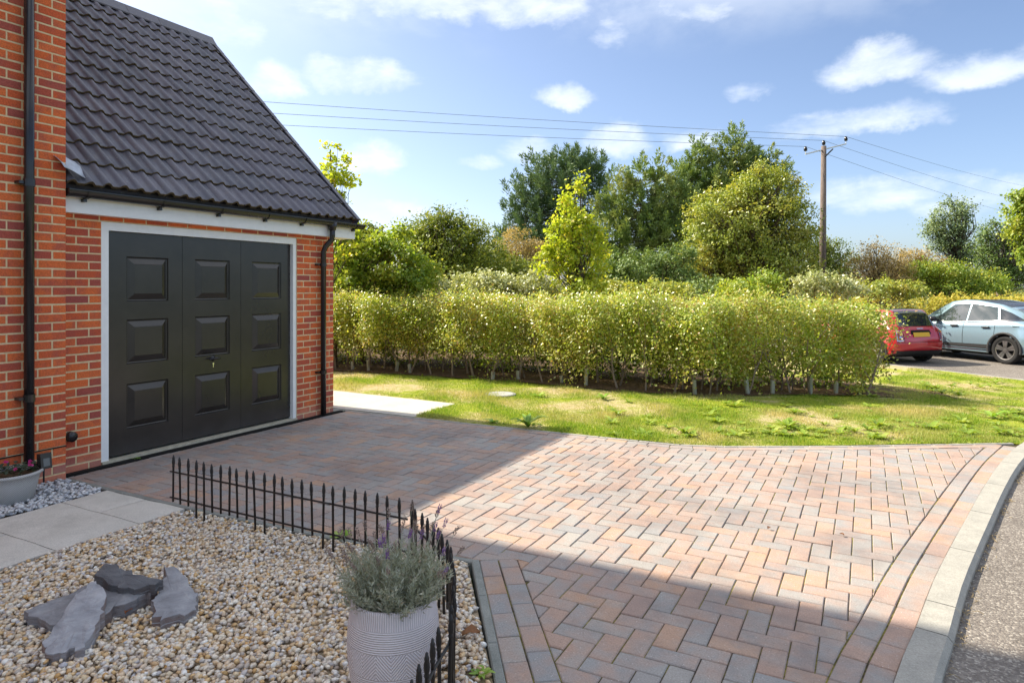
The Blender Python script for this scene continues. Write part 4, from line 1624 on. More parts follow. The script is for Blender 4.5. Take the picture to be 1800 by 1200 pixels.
MB().lathe([(.0, .205), (.1, .205), (.19, .20)], 24, caps=False).build('compost', M['soil'], wp, True, False)
cyc = empty('cyclamen_plant', WP + Vector((0, 0, .2)))
tag(cyc, 'small dark-leaved plant with pink flowers in the white pot', 'flower')
r_ = np.random.default_rng(8)
n_ = 120
a_ = r_.uniform(0, 2 * np.pi, n_)
rr = .17 * np.sqrt(r_.uniform(0, 1, n_))
Cc = np.column_stack([np.cos(a_) * rr, np.sin(a_) * rr, r_.uniform(.015, .06, n_)])
Dd = np.column_stack([np.cos(a_), np.sin(a_), .3 + .3 * r_.normal(0, 1, n_)])
Dd /= np.linalg.norm(Dd, axis=1, keepdims=True)
link('foliage', mesh_np('foliage', *leaves_np(Cc, Dd, unit(n_, r_, (0, 0, 2.5)), r_.uniform(.03, .05, n_), r_.uniform(.028, .045, n_))), m_leaf('cyclamen_leaf', [(0, (.03, .05, .025)), (1, (.09, .12, .08))], .15), cyc, False)
mp = m_leaf('cyclamen_petal', [(0, (.55, .03, .22)), (1, (.75, .08, .38))], .4)
for ax, ay, az in ((.06, -.12, .09), (.02, -.14, .11), (.10, .10, .10), (.16, .07, .085), (.05, -.05, .12), (.15, -.03, .075), (-.05, -.1, .1)):
    Cc = np.zeros((8, 3)) + np.array([ax, ay, az])
    Dd = unit(8, r_, (0, 0, 1.2))
    link('flower', mesh_np('flower', *leaves_np(Cc, Dd, unit(8, r_), np.full(8, .024), np.full(8, .017))), mp, cyc, False)
# small solar spotlight on the rim
sl_ = empty('solar_spotlight', WP + Vector((.10, .19, .20)))
tag(sl_, 'small black solar spotlight stuck into the white pot', 'garden light')
ms_ = MB().add([(-.03, -.035, .06), (.035, -.035, .03), (.035, .045, .03), (-.03, .045, .06), (-.03, -.035, .145), (.02, -.035, .15), (.02, .045, .15), (-.03, .045, .145)],
               [(0, 3, 2, 1), (4, 5, 6, 7), (0, 1, 5, 4), (1, 2, 6, 5), (2, 3, 7, 6), (3, 0, 4, 7)])
ms_.build('housing', M['blackplastic'], sl_, False, False)
MB().add([(.035, -.018, .05), (.035, .028, .05), (.027, .028, .11), (.027, -.018, .11)], [(0, 1, 2, 3)]).build('lens', m_glass('lamp_lens', (.06, .065, .08), .15), sl_, False, False)
MB().tube([(0, 0, -.08), (0, 0, .06)], .007, 8).build('spike', M['blackplastic'], sl_, True, False)

# ------------------------------------------------------------------ inspection cover in the lawn
mc = empty('manhole_cover', (-4.92, 8.88, float(zt(-4.92, 8.88))))
tag(mc, 'round grey inspection cover set in the lawn', 'drain cover')
MB().lathe([(.0, -.01), (.235, -.01), (.235, .026), (.225, .03), (.205, .03), (.203, .022), (.0, .022)], 40, caps=False).build('frame', M['edging'], mc, False, False)
cv = MB().lathe([(.2, .018), (.2, .030), (.19, .032), (.0, .033)], 40, caps=False)
cv.build('cover', m_concrete('cover_grey', (.34, .33, .31), (.46, .45, .42), 20), mc, False, False)

# ------------------------------------------------------------------ dead leaves, twigs and weeds
m_dead = m_leaf('dead_leaf', [(0, (.26, .09, .04)), (.5, (.33, .15, .06)), (1, (.20, .10, .06))], .2, .6, .2, mode='obj')


def curled_leaf(seed, s):
    r_ = random.Random(seed)
    vs, fs = [], []
    for i in range(6):
        t = i / 5
        w = s * .42 * math.sin(math.pi * min(1, t * .92 + .06)) * r_.uniform(.8, 1.1)
        zz = s * (.18 * math.sin(t * 3.0) + .05 * r_.random())
        for j in (-1, 0, 1):
            vs.append((t * s - s / 2, j * w, zz + abs(j) * s * .22 * r_.uniform(.6, 1.2) + .006))
    for i in range(5):
        for j in range(2):
            fs.append((i * 3 + j, i * 3 + j + 1, i * 3 + j + 4, i * 3 + j + 3))
    return MB().add(vs, fs).mesh('dead_leaf', True)


for nm_, lab, px, py, s, rz in (('dead_leaf', 'curled brown leaf on the gravel beside the slanting edging', 828, 1122, .085, .7),
                                ('dead_leaf', 'small dry leaf under the middle slate', 226, 1080, .05, 2.0),
                                ('dead_leaf', 'small dark leaf lying on the sunlit pavers', 1352, 928, .035, 1.2),
                                ('dead_leaf', 'tiny brown leaf near the middle of the sunlit pavers', 1480, 939, .03, 2.7)):
    o = link(nm_, curled_leaf(int(px), s), m_dead)
    p = gp(px, py, .012)
    o.location = (p.x, p.y, .003 if px > 900 else .02)
    o.rotation_euler = (0, 0, rz)
    tag(o, lab, 'leaf', 'fallen leaves')
# straw and grit in the channel beside the kerb
gr_ = MB()
rk = random.Random(14)
kf = offset_line(resample(KERB_IN, .02), -.165)
for k in range(420):
    i = rk.randrange(60, len(kf) - 4)
    dense = .5 + .5 * math.sin(i * .11) + .3 * math.sin(i * .37)
    if rk.random() > dense:
        continue
    x, y = kf[i]
    x += abs(rk.gauss(0, .022))
    L = rk.uniform(.012, .06)
    an_ = rk.gauss(math.pi * .55, .8)
    z_ = -.04
    a0 = (x, y, z_ + .004)
    a1 = (x + math.cos(an_) * L * .5, y + math.sin(an_) * L * .5, z_ + rk.uniform(.004, .02))
    a2 = (x + math.cos(an_ + .3) * L, y + math.sin(an_ + .3) * L, z_ + .004)
    gr_.tube([a0, a1, a2], [.0012, .0018, .0008], 4, False)
kind(gr_.build('kerbside_straw', m_plain('straw', (.30, .23, .13), .9, .1, var=.4, vscale=30)), 'stuff')


def rosette(seed, n, L, w, lift):
    """one object per plant: broad leaves arching from the crown"""
    r_ = random.Random(seed)
    leaves = []
    for k in range(n):
        a_ = 2 * math.pi * k / n + r_.uniform(-.35, .35)
        l = L * r_.uniform(.6, 1.1)
        e = lift * r_.uniform(.5, 1.3)
        vs, fs = [], []
        for i in range(6):
            t = i / 5
            ww = w * l / L * (.18 + .9 * math.sin(math.pi * min(.97, t ** .8)))
            rad = l * (t * math.cos(e * (1 - .5 * t)))
            zz = l * (t * math.sin(e) - .55 * t * t * math.sin(e)) + .012
            for j in (-1, 0, 1):
                vs.append((math.cos(a_) * rad - math.sin(a_) * j * ww, math.sin(a_) * rad + math.cos(a_) * j * ww, zz + abs(j) * ww * .35 + .006 * math.sin(i * 2.1 + k)))
        for i in range(5):
            for j in range(2):
                fs.append((i * 3 + j, i * 3 + j + 1, i * 3 + j + 4, i * 3 + j + 3))
        leaves.append(MB().add(vs, fs).mesh('leaf', True))
    return leaves


ros = [rosette(31 + k, n, L, w, lf) for k, (n, L, w, lf) in enumerate(((11, .21, .026, .75), (9, .16, .03, .55), (13, .25, .028, .9), (8, .12, .026, .5)))]
for q in ros:
    for me in q:
        me.materials.append(M['weed'])


def weed(px, py, v, s, rz, label, group='broad-leaved weeds in the lawn', zoff=0.0):
    p = gp(px, py)
    z_ = float(zt(p.x, p.y))
    p = gp(px, py, z_)
    o = empty('weed_plant', (p.x, p.y, z_ + zoff), rz)
    o.scale = (s, s, s)
    tag(o, label, 'weed', group)
    for me in ros[v]:
        link('leaf', me, None, o, False)
    return o


# a mat of low broad leaves that nobody could count runs along the driveway edge and over the dry lawn
wr = random.Random(77)
mat_ = MB()
for k in range(150):
    x = 1010 + 800 * wr.random() ** .8
    y = 770 - 2 * wr.random() - wr.random() ** 1.7 * 62
    if x > 1480:
        y += 4
    if k > 110:
        x, y = 1500 + 290 * wr.random(), 668 + 30 * wr.random()
    p = gp(x, y)
    z_ = float(zt(p.x, p.y))
    p = gp(x, y, z_)
    s_, a_ = wr.uniform(.4, .95), wr.uniform(0, 6)
    for me in ros[wr.randrange(4)]:
        vs = []
        for v in me.vertices:
            c = v.co
            vs.append((p.x + s_ * (c.x * math.cos(a_) - c.y * math.sin(a_)), p.y + s_ * (c.x * math.sin(a_) + c.y * math.cos(a_)), z_ + s_ * c.z))
        mat_.add(vs, [tuple(q.vertices) for q in me.polygons])
M['weed_i'] = m_leaf('weed_cover_leaf', [(0, (.19, .30, .03)), (.6, (.30, .42, .05)), (1, (.44, .50, .10))], .4, .4, .45)
kind(mat_.build('ground_cover', M['weed_i'], None, True), 'stuff')
weed(928, 752, 2, 1.25, .4, 'tall dark dock plant in the shaded strip of grass at the driveway edge')
weed(866, 744, 1, .8, 1.4, 'yellowing weed at the driveway edge left of the dock plant')
weed(948, 698, 0, .8, 2.2, 'spiky green weed in the lawn right of the inspection cover')
weed(830, 664, 3, .8, 2.2, 'small yellow-green weed at the edge of the soil strip above the inspection cover')
weed(1745, 735, 0, 1.2, 1.0, 'large leafy weed in the dry grass at the far right of the lawn')
weed(1060, 703, 2, .8, .9, 'weed with a pale folded leaf in front of the hedge stems')
weed(600, 946, 3, .75, 2.0, 'bright green weed growing behind the fence at the edging', 'weeds in the paving joints')
weed(845, 1188, 3, .5, 1.0, 'small bright weed between gravel and slanting edging', 'weeds in the paving joints')
weed(238, 808, 3, .42, 1.0, 'tiny weed in front of the garage door sill', 'weeds in the paving joints')
# ------------------------------------------------------------------ grass blades
gr = np.random.default_rng(40)


def grass(name, poly, n, lo, hi, seed, mask=None):
    r_ = np.random.default_rng(seed)
    xs, ys = [p[0] for p in poly], [p[1] for p in poly]
    P = np.empty((0, 2))
    while len(P) < n:
        q = np.column_stack([r_.uniform(min(xs), max(xs), n), r_.uniform(min(ys), max(ys), n)])
        q = q[inpoly_np(q, poly)]
        Xc, Yc = q[:, 0] * CY + q[:, 1] * SY, -q[:, 0] * SY + q[:, 1] * CY
        q = q[(np.abs(Xc / np.maximum(Yc, .1)) < .85) & (Yc < 17.5)]
        # denser close to the camera
        Yc = -q[:, 0] * SY + q[:, 1] * CY
        q = q[r_.uniform(0, 1, len(q)) < np.clip((8.5 / Yc) ** 2, .15, 1)]
        if mask is not None:
            q = q[r_.uniform(0, 1, len(q)) < mask(q)]
        P = np.vstack([P, q])
    P = P[:n]
    Z = zt(P[:, 0], P[:, 1])
    C_ = np.column_stack([P, Z])
    D_ = unit(n, r_, (0, 0, 2.2))
    L_ = r_.uniform(lo, hi, n) * (.75 + .5 * np.sin(P[:, 0] * 2.1) * np.cos(P[:, 1] * 1.7 + 1) ** 2 + .25 * np.sin(P[:, 0] * 7 + P[:, 1] * 5))
    L_ = np.maximum(L_, lo * .5)
    return kind(link(name, mesh_np(name, *leaves_np(C_, D_, unit(n, r_), L_, r_.uniform(.004, .008, n), .1)), M['grass']), 'stuff')


def thin(q):
    a_ = np.sin(q[:, 0] * 1.9 + 1.3) * np.sin(q[:, 1] * 2.3 + .4) + .6 * np.sin(q[:, 0] * 4.7 + q[:, 1] * 3.1)
    edge = np.exp(-np.maximum(0, q[:, 1] - 7.1 - .45 * np.maximum(0, q[:, 0] + 1.4)) / .45)
    return np.clip(.55 - .38 * a_ + edge, .10, 1)


GR_POLY = [(-5.05, 6.90)] + [(x, y - .005) for x, y in lawn_edge[1:]] + [p for p in KERB_FAR if p[1] < 18.6] + [(-.2, 12.9), (.5, 12.4), (-.2, 11.85), (-.95, 11.35), (-1.7, 10.6), (-2.45, 10.2), (-3.4, 10.15), (-5.4, 10.3), (-9, 9.95), (-9.5, 9.9), (-9.5, 8.1), (-7.4, 8.06), (-5.12, 7.96)]
grass('grass', GR_POLY, 190000, .026, .062, 1, thin)


# ------------------------------------------------------------------ hedge of many young shrubs
def hedge_leaves(line_f, depth, ztop, zlow, n, seed, lsize, ragged=.10, full=(0, 1)):
    """twiggy clumps of leaves through a band behind the front line, clipped level at the top; full: lower edge of the foliage falls from start to end"""
    r_ = np.random.default_rng(seed)
    pts = np.array(resample(line_f, .05))
    T = np.gradient(pts, axis=0)
    T /= np.linalg.norm(T, axis=1, keepdims=True)
    Nb = np.column_stack([-T[:, 1], T[:, 0]])
    per = 26
    m_ = n // per
    i = r_.integers(0, len(pts), m_)
    f_ = i / len(pts)
    face = r_.uniform(0, 1, m_)
    b = r_.uniform(.05, 1, m_)
    h = r_.uniform(0, 1, m_) ** .85
    b = np.where(face < .55, np.abs(r_.normal(.03, .10, m_)), b)
    h = np.where(face > .74, 1 - np.abs(r_.normal(.02, .06, m_)), h)
    low = zlow + (full[0] + (full[1] - full[0]) * f_) + r_.normal(0, .12, m_) + .12 * np.sin(i * .05 * 4.1 + 2)
    low = np.clip(low, .08, .9)
    top = ztop + ragged * (np.sin(i * .05 * 2.3) * .4 + np.sin(i * .05 * 5.9 + 2) * .3)
    zc = low + (top - low) * h
    lump = .17 * np.sin(i * .05 * 3.1 + 1) + .12 * np.sin(i * .05 * 7.3 + zc * 2) + r_.normal(0, .10, m_)
    # hollows between the shrubs, and feathery shoots above the clipped top
    sx_ = i * .05
    hole = np.sin(sx_ * 5.3 + zc * 3.1) + np.sin(sx_ * 8.9 - zc * 5.7 + 1.1) + .7 * np.sin(zc * 9 + sx_ * 2.2)
    lump = np.where(hole < -1.1, lump - .25, lump)
    shoot = r_.uniform(0, 1, m_) < .05
    zc = np.where(shoot, top + r_.uniform(.02, .20, m_), zc)
    p = pts[i] + Nb[i] * (b * depth - lump * (1 - b))[:, None]
    C0 = np.column_stack([p, zc])
    out0 = np.column_stack([-Nb[i] * (1 - b)[:, None], .2 + 1.2 * (h > .85)])
    cid = np.repeat(np.arange(m_), per)
    k = len(cid)
    rad = np.where(shoot, .045, r_.uniform(.05, .13, m_))[cid]
    C_ = C0[cid] + r_.normal(0, 1, (k, 3)) * rad[:, None] * np.array([1, 1, 1.15])
    lim = (ztop + ragged * .5 + np.abs(r_.normal(0, ragged * .5, k)))
    over = (C_[:, 2] > lim) & ~shoot[cid]
    C_[over, 2] = lim[over] - r_.uniform(0, .08, over.sum())
    C_[:, 2] = np.maximum(C_[:, 2], .05)
    C_[:, 2] += zt(C_[:, 0], C_[:, 1])
    nn = r_.normal(0, .75, (k, 3)) + out0[cid] * .7 + np.array([-.65, -.1, .6])
    nn /= np.linalg.norm(nn, axis=1, keepdims=True)
    dd = r_.normal(0, 1, (k, 3))
    dd -= nn * (dd * nn).sum(1, keepdims=True)
    dd /= np.linalg.norm(dd, axis=1, keepdims=True)
    L_ = lsize * r_.uniform(.6, 1.35, k)
    return leaves_np(C_, dd, nn, L_, L_ * r_.uniform(.55, .8, k), .15)


def stem_mb(base, h, seed, spread=.35, r0=.016):
    r_ = random.Random(seed)
    mb = MB()

    def grow(p, d, L, rad, depth):
        q = p
        pts, rs = [p], [rad]
        for i in range(4):
            d = (d + Vector((r_.gauss(0, .13), r_.gauss(0, .13), r_.gauss(.02, .06)))).normalized()
            q = q + d * (L / 4)
            pts.append(q)
            rs.append(rad * (1 - .14 * (i + 1)))
        mb.tube(pts, rs, 6 if depth == 0 else 4, False)
        if depth < 2:
            for _ in range(3 if depth == 0 else 2):
                k = r_.randrange(1, 5)
                dd = (d + Vector((r_.gauss(0, spread), r_.gauss(0, spread), r_.uniform(.1, .5)))).normalized()
                grow(pts[k], dd, L * r_.uniform(.5, .75), rs[k] * .62, depth + 1)
    grow(Vector(base), Vector((r_.gauss(0, .12), r_.gauss(0, .12), 1)).normalized(), h, r0, 0)
    return mb


hedge = empty('hedge', (-4.0, 10.6, 0))
tag(hedge, 'long clipped mixed hedge of young shrubs with bare stems along the lawn', 'hedge')
hl = [(-12.5, 9.85), (-9.0, 9.95), (-7.5, 10.15), (-5.4, 10.25), (-3.4, 10.12), (-2.45, 10.16), (-1.75, 10.55), (-1.0, 11.3), (-.25, 11.8), (.40, 12.17)]
link('foliage', mesh_np('foliage', *hedge_leaves(hl, 1.35, 1.36, .0, 136000, 5, .045, .18, (.62, .28))), M['leaf_hedge'], hedge)
hb = offset_line(hl, 1.3)
link('back_foliage', mesh_np('back_foliage', *hedge_leaves(hb, .9, .95, .0, 42000, 15, .07, .12, (.05, .05))), M['leaf_green'], hedge)
rs_ = random.Random(3)
hp = resample(hl, .05)
k = 0
sx = 0
while sx < len(hp) - 8:
    for row in (0, 1):
        x, y = hp[sx]
        x += rs_.gauss(0, .05)
        y += .16 + row * .42 + rs_.gauss(0, .06)
        z_ = float(zt(x, y))
        X, Y = x * CY + y * SY, -x * SY + y * CY
        if abs(X / Y) < .85:
            lean = rs_.gauss(0, .05)
            stem_mb((x, y, z_ - .02), rs_.uniform(.75, 1.05), 100 + k, .4, rs_.uniform(.014, .024)).build('stem', M['bark_pale'], hedge, True)
            if row == 0 and rs_.random() < .62:
                g_ = MB().tube([(x, y, z_), (x + lean * .3, y, z_ + rs_.uniform(.12, .3))], rs_.uniform(.028, .036), 10, False)
                g_.build('tree_guard', M['guard'], hedge, True)
        k += 1
    sx += rs_.randrange(6, 11)

hedge2 = empty('hedge', (4.5, 26.0, -.28))
tag(hedge2, 'even yellow-green clipped hedge behind the parked cars', 'hedge')
h2 = [at(1440, 540, 21.5).xy, at(1560, 540, 22).xy, at(1690, 540, 22.5).xy, at(1850, 540, 24).xy, at(2000, 540, 25).xy]
link('foliage', mesh_np('foliage', *hedge_leaves([tuple(p) for p in h2], 1.3, 1.52, .0, 30000, 6, .085, .05, (.2, .2))), M['leaf_hedge2'], hedge2)
MBh = MB()
for i, p in enumerate(resample([tuple(q) for q in h2], .5)):
    stem_mb((p[0], p[1] + .5, float(zt(*p)) - .02), 1.0, 500 + i).build('stem', M['bark_pale'], hedge2, True)


# ------------------------------------------------------------------ trees
def lobes_from_px(lobes, d0):
    out = []
    for px, py, rx, ry, *dd in lobes:
        d = d0 + (dd[0] if dd else 0)
        c = at(px, py, d)
        out.append((c, rx * d / FPX, rx * d / FPX * .9, ry * d / FPX))
    return out


def tree(name, label, cat, basepx, d, lobes, nclump, per, clump, lsize, lmat, trunk_r, seed, group='trees and shrubs beyond the hedge', bark='bark', shell=.55, aspect=.6, up=.3, sliver=False, twig=.5, droop=0.0, limb=None, zbase=None):
    r_ = np.random.default_rng(seed)
    b = at(basepx, 520, d)
    z0 = float(zt(b.x, b.y)) - .08 if zbase is None else zbase
    base = Vector((b.x, b.y, z0))
    root = empty(name, base)
    tag(root, label, cat, group)
    LB = lobes_from_px(lobes, d)
    vol = np.array([l[1] * l[2] * l[3] for l in LB]) ** .75
    pick = r_.choice(len(LB), nclump, p=vol / vol.sum())
    u_ = unit(nclump, r_)
    rad = r_.uniform(0, 1, nclump) ** (1 / 3 * (1 - shell) + .02 * shell)
    rad = np.where(r_.uniform(0, 1, nclump) < .25, r_.uniform(.2, .8, nclump), rad) * r_.uniform(.82, 1.10, nclump)
    Cn = np.array([LB[i][0] for i in pick]) + u_ * rad[:, None] * np.array([[LB[i][1], LB[i][2], LB[i][3]] for i in pick])
    Cn[:, 2] = np.maximum(Cn[:, 2], z0 + .25)
    # clumps that are elongated along their outward direction
    ctr = np.array([LB[i][0] for i in pick])
    outw = Cn - ctr
    outw /= np.maximum(np.linalg.norm(outw, axis=1, keepdims=True), 1e-6)
    outw = outw + np.array([0, 0, up])
    outw /= np.linalg.norm(outw, axis=1, keepdims=True)
    n = nclump * per
    cid = np.repeat(np.arange(nclump), per)
    sz = clump * r_.uniform(.6, 1.35, nclump)
    if sliver:
        # sprays: slivers set along short shoots
        t = r_.uniform(-.3, 1, n)
        side = unit(n, r_)
        O_ = outw[cid]
        C_ = Cn[cid] + O_ * (t * sz[cid])[:, None] + side * (sz[cid] * .42 * (1.05 - np.clip(t, 0, 1)))[:, None] * r_.uniform(0, 1, n)[:, None]
        C_[:, 2] -= droop * (1 - t) * sz[cid] * .3
        D_ = O_ * .9 + side * .8
        D_ /= np.linalg.norm(D_, axis=1, keepdims=True)
        Nn = unit(n, r_, (-.7, -.2, .9))
    else:
        C_ = Cn[cid] + r_.normal(0, .42, (n, 3)) * sz[cid][:, None] * np.array([1, 1, .8])
        Nn = r_.normal(0, .75, (n, 3)) + outw[cid] * .6 + np.array([-.5, 0, .55])
        Nn /= np.linalg.norm(Nn, axis=1, keepdims=True)
        D_ = r_.normal(0, 1, (n, 3)) - np.array([0, 0, .4])
        D_ -= Nn * (D_ * Nn).sum(1, keepdims=True)
        D_ /= np.linalg.norm(D_, axis=1, keepdims=True)
    L_ = lsize * r_.uniform(.6, 1.35, n)
    V, F = leaves_np(C_, D_, Nn, L_, L_ * aspect * r_.uniform(.8, 1.2, n), .14)
    link('crown', mesh_np('crown', V, F), lmat, root)
    # trunk and limbs reach the clumps
    mb = MB()
    topc = max(LB, key=lambda l: l[0].z + l[3])
    top = topc[0] + Vector((0, 0, topc[3] * .55))
    rr = random.Random(seed)
    trunk = []
    for i in range(7):
        t = i / 6
        trunk.append(base.lerp(top, t) + Vector((rr.gauss(0, .05), rr.gauss(0, .05), 0)) * (d / 15) * (0 if i == 0 else 1))
    mb.tube(trunk, [trunk_r * (1 - .13 * i) for i in range(7)], 8, False)
    for k in range(int(nclump * (twig * .4 if sliver else twig))):
        c = Vector(Cn[k])
        h = (c.z - base.z) / max(.5, top.z - base.z)
        h = max(.1, min(.97, h * .97 + .02)) if sliver else max(.15, min(.95, h * .75 - .05))
        f_ = h * 6
        i = min(5, int(f_))
        s_ = trunk[i].lerp(trunk[i + 1], f_ - i)
        m_ = s_.lerp(c, .5) + Vector((rr.gauss(0, .08), rr.gauss(0, .08), -.06)) * (c - s_).length
        q = trunk_r * (.2 if sliver else .32)
        mb.tube([s_, m_, c], [q, q * .6, q * .18], 4, False)
    mb.build('trunk', M[bark], root, True)
    return root


BH = 'trees and shrubs beyond the hedge'
tree('maple_tree', 'slim young tree with yellowing leaves showing above the garage roof edge', 'tree', 588, 13.8, [(585, 285, 30, 40), (575, 330, 36, 40), (608, 318, 22, 26), (600, 400, 40, 60)], 60, 30, .16, .075, M['leaf_lime'], .05, 201, aspect=.8, shell=.3)
tree('maple_shrub', 'bright green broad-leaved bush beside the garage corner', 'bush', 640, 14.5, [(620, 460, 50, 55), (680, 470, 70, 60), (735, 490, 50, 38), (600, 420, 28, 34), (690, 420, 36, 30), (640, 510, 70, 36)], 241, 81, .22, 0.0731, M['leaf_spring'], .06, 202, aspect=.8)
tree('ash_tree', 'dark rounded tree with feathery upright shoots left of the pine', 'tree', 780, 25, [(770, 430, 72, 52), (735, 420, 42, 36), (815, 440, 50, 62), (775, 395, 52, 28), (845, 430, 22, 44), (780, 480, 80, 40)], 379, 62, .42, 0.129, M['leaf_green'], .14, 203, aspect=.42, up=.9, shell=.6)
tree('pine_tree', 'tall dark pine with a broad uneven crown', 'pine tree', 975, 37, [(975, 330, 62, 50), (930, 360, 36, 44), (1020, 315, 42, 46), (905, 345, 16, 30), (1000, 290, 34, 24), (945, 300, 28, 28), (960, 400, 60, 50), (900, 390, 20, 30), (1045, 300, 20, 26), (930, 430, 56, 50), (1000, 440, 60, 60), (1050, 360, 30, 50)], 860, 62, .50, 0.224, M['leaf_pine'], .2, 204, aspect=.2, sliver=True, up=1.1, shell=.5)
tree('brown_shrub', 'brownish half-bare bush in front of the pine', 'bush', 905, 30, [(905, 435, 42, 36), (940, 450, 40, 34), (880, 460, 26, 28), (900, 480, 50, 24)], 195, 45, .32, 0.086, M['leaf_olive'], .07, 205, aspect=.55)
tree('linden_tree', 'bright yellow-green young tree standing just behind the hedge', 'tree', 1010, 14.2, [(1008, 360, 26, 40), (1020, 410, 36, 46), (995, 440, 42, 44), (1015, 490, 58, 40), (1018, 325, 14, 24), (965, 460, 26, 30), (1048, 450, 24, 40), (1000, 400, 40, 24)], 190, 42, .17, .072, M['leaf_lime'], .05, 206, aspect=.75, shell=.2)
tree('cypress_tree', 'olive-green conifer with ragged twin tops right of the yellow tree', 'conifer tree', 1120, 34, [(1135, 320, 30, 44), (1085, 340, 26, 40), (1120, 380, 52, 56), (1160, 310, 20, 36), (1090, 430, 50, 60), (1150, 430, 60, 66), (1120, 490, 80, 40), (1178, 370, 34, 60), (1065, 400, 34, 60), (1200, 400, 40, 70)], 860, 62, .50, 0.189, M['leaf_conifer'], .2, 207, aspect=.3, sliver=True, up=.55, shell=.5)
tree('cypress_tree', 'tall dark conifer with the highest top, behind the big leafy tree', 'conifer tree', 1270, 39, [(1292, 262, 26, 32), (1290, 300, 46, 44), (1335, 280, 22, 22), (1225, 270, 24, 30), (1215, 310, 34, 44), (1250, 350, 60, 60), (1225, 420, 60, 80), (1320, 310, 40, 40), (1190, 340, 36, 50), (1350, 330, 40, 50)], 860, 62, .55, 0.206, M['leaf_conifer'], .22, 208, aspect=.3, sliver=True, up=.5, shell=.5)
tree('oak_tree', 'big rounded leafy tree left of the utility pole', 'tree', 1310, 28, [(1310, 410, 100, 86), (1270, 400, 70, 70), (1350, 350, 60, 60), (1385, 400, 44, 66), (1345, 310, 36, 34), (1240, 470, 60, 56), (1320, 480, 110, 44), (1395, 460, 44, 50), (1300, 340, 40, 40)], 781, 70, .42, 0.112, M['leaf_mid'], .2, 209, aspect=.6)
tree('hawthorn_tree', 'small dark tree directly behind the utility pole', 'tree', 1450, 32, [(1440, 450, 40, 44), (1475, 455, 30, 40), (1420, 430, 30, 34), (1450, 490, 56, 30)], 218, 59, .36, 0.103, M['leaf_green'], .1, 210, aspect=.6)
tree('bare_shrub', 'thin brown twiggy shrub right of the utility pole', 'bush', 1545, 27, [(1540, 450, 42, 30), (1520, 470, 36, 30), (1580, 465, 40, 26), (1550, 490, 60, 24)], 276, 29, .30, 0.0731, M['leaf_olive'], .05, 211, twig=.9, shell=.3)
tree('willow_shrub', 'bright yellow-green shrubs left of the thin blue-green tree', 'bush', 1650, 27, [(1645, 480, 44, 26), (1690, 490, 50, 24), (1610, 488, 34, 24), (1735, 495, 40, 20), (1670, 505, 70, 16)], 299, 59, .34, 0.0946, M['leaf_spring'], .06, 212)
tree('olive_shrub', 'rust and green shrub between the twiggy shrub and the yellow-green one', 'bush', 1600, 31, [(1600, 465, 36, 26), (1570, 490, 40, 24), (1630, 470, 30, 24)], 172, 48, .34, 0.0946, M['leaf_olive'], .06, 213)
tree('thin_tree', 'thin blue-green tree with an open crown at the right', 'tree', 1672, 33, [(1665, 385, 34, 34), (1690, 372, 24, 28), (1655, 420, 34, 28), (1690, 410, 30, 30), (1640, 400, 18, 18), (1700, 445, 34, 26), (1660, 360, 16, 14)], 218, 35, .38, 0.112, M['leaf_blue'], .1, 214, twig=.8, shell=.3)
tree('ivy_tree', 'dark branching tree partly bare near the right edge', 'tree', 1745, 29, [(1750, 445, 32, 46), (1775, 430, 26, 50), (1725, 430, 20, 34), (1765, 480, 36, 30), (1800, 450, 30, 50), (1740, 400, 14, 18)], 241, 54, .34, 0.0946, M['leaf_dark'], .14, 215, bark='bark_pale', twig=.8, shell=.4)
tree('lime_tree', 'bright green tree reaching in at the right edge', 'tree', 1850, 17.5, [(1835, 385, 60, 50), (1820, 350, 36, 30), (1850, 430, 60, 44), (1800, 405, 20, 28), (1795, 340, 14, 14)], 218, 62, .22, 0.086, M['leaf_spring'], .09, 216, aspect=.75)
tree('hazel_bush', 'mid-green bushes filling the gap between the dark tree and the pine', 'bush', 850, 27, [(850, 460, 50, 40), (815, 480, 50, 34), (900, 480, 50, 34)], 240, 52, .36, .11, M['leaf_green'], .06, 217)
tree('elder_bush', 'dark bushes under the conifers right of the yellow tree', 'bush', 1140, 26, [(1110, 480, 60, 40), (1180, 470, 50, 50), (1060, 490, 46, 30)], 260, 52, .36, .11, M['leaf_dark'], .06, 218)
tree('sycamore_tree', 'tree with large green leaves just right of the garage wall, behind the bright bush', 'tree', 625, 19, [(625, 440, 40, 50), (650, 430, 40, 34), (600, 470, 36, 44)], 130, 46, .26, .11, M['leaf_green'], .07, 219, aspect=.8)
# brambles filling the bank behind the hedge
for k, (px, d, lob) in enumerate(((730, 15.5, [(700, 505, 60, 22), (770, 500, 60, 24), (650, 505, 40, 24)]), (880, 16.5, [(860, 500, 60, 22), (920, 500, 50, 24), (960, 508, 40, 18)]), (1100, 17, [(1080, 512, 50, 16), (1150, 512, 60, 14)]),
                                  (1350, 18, [(1345, 500, 32, 24), (1300, 508, 40, 16)]), (1425, 18.5, [(1425, 500, 34, 24), (1480, 504, 40, 20)]), (1545, 20, [(1545, 507, 50, 16), (1590, 510, 40, 14)]), (1225, 20, [(1225, 508, 50, 20), (1190, 510, 40, 16)]))):
    lab = ['pale-leaved brambles behind the hedge near the garage', 'silvery brambles below the pine left of the yellow tree', 'low green bramble right of the yellow tree', 'upright light green sapling below the big leafy tree',
           'pale leafy shoots at the foot of the utility pole', 'green brambles below the twiggy shrub', 'dark low bush under the tall conifers'][k]
    tree('bramble_bush', lab, 'bush', px, d, lob, 130 if k < 3 else 80, 40, .22, .085, [M['leaf_bramble'], M['leaf_bramble'], M['leaf_mid'], M['leaf_spring'], M['leaf_bramble'], M['leaf_mid'], M['leaf_dark']][k], .03, 230 + k, aspect=.65)
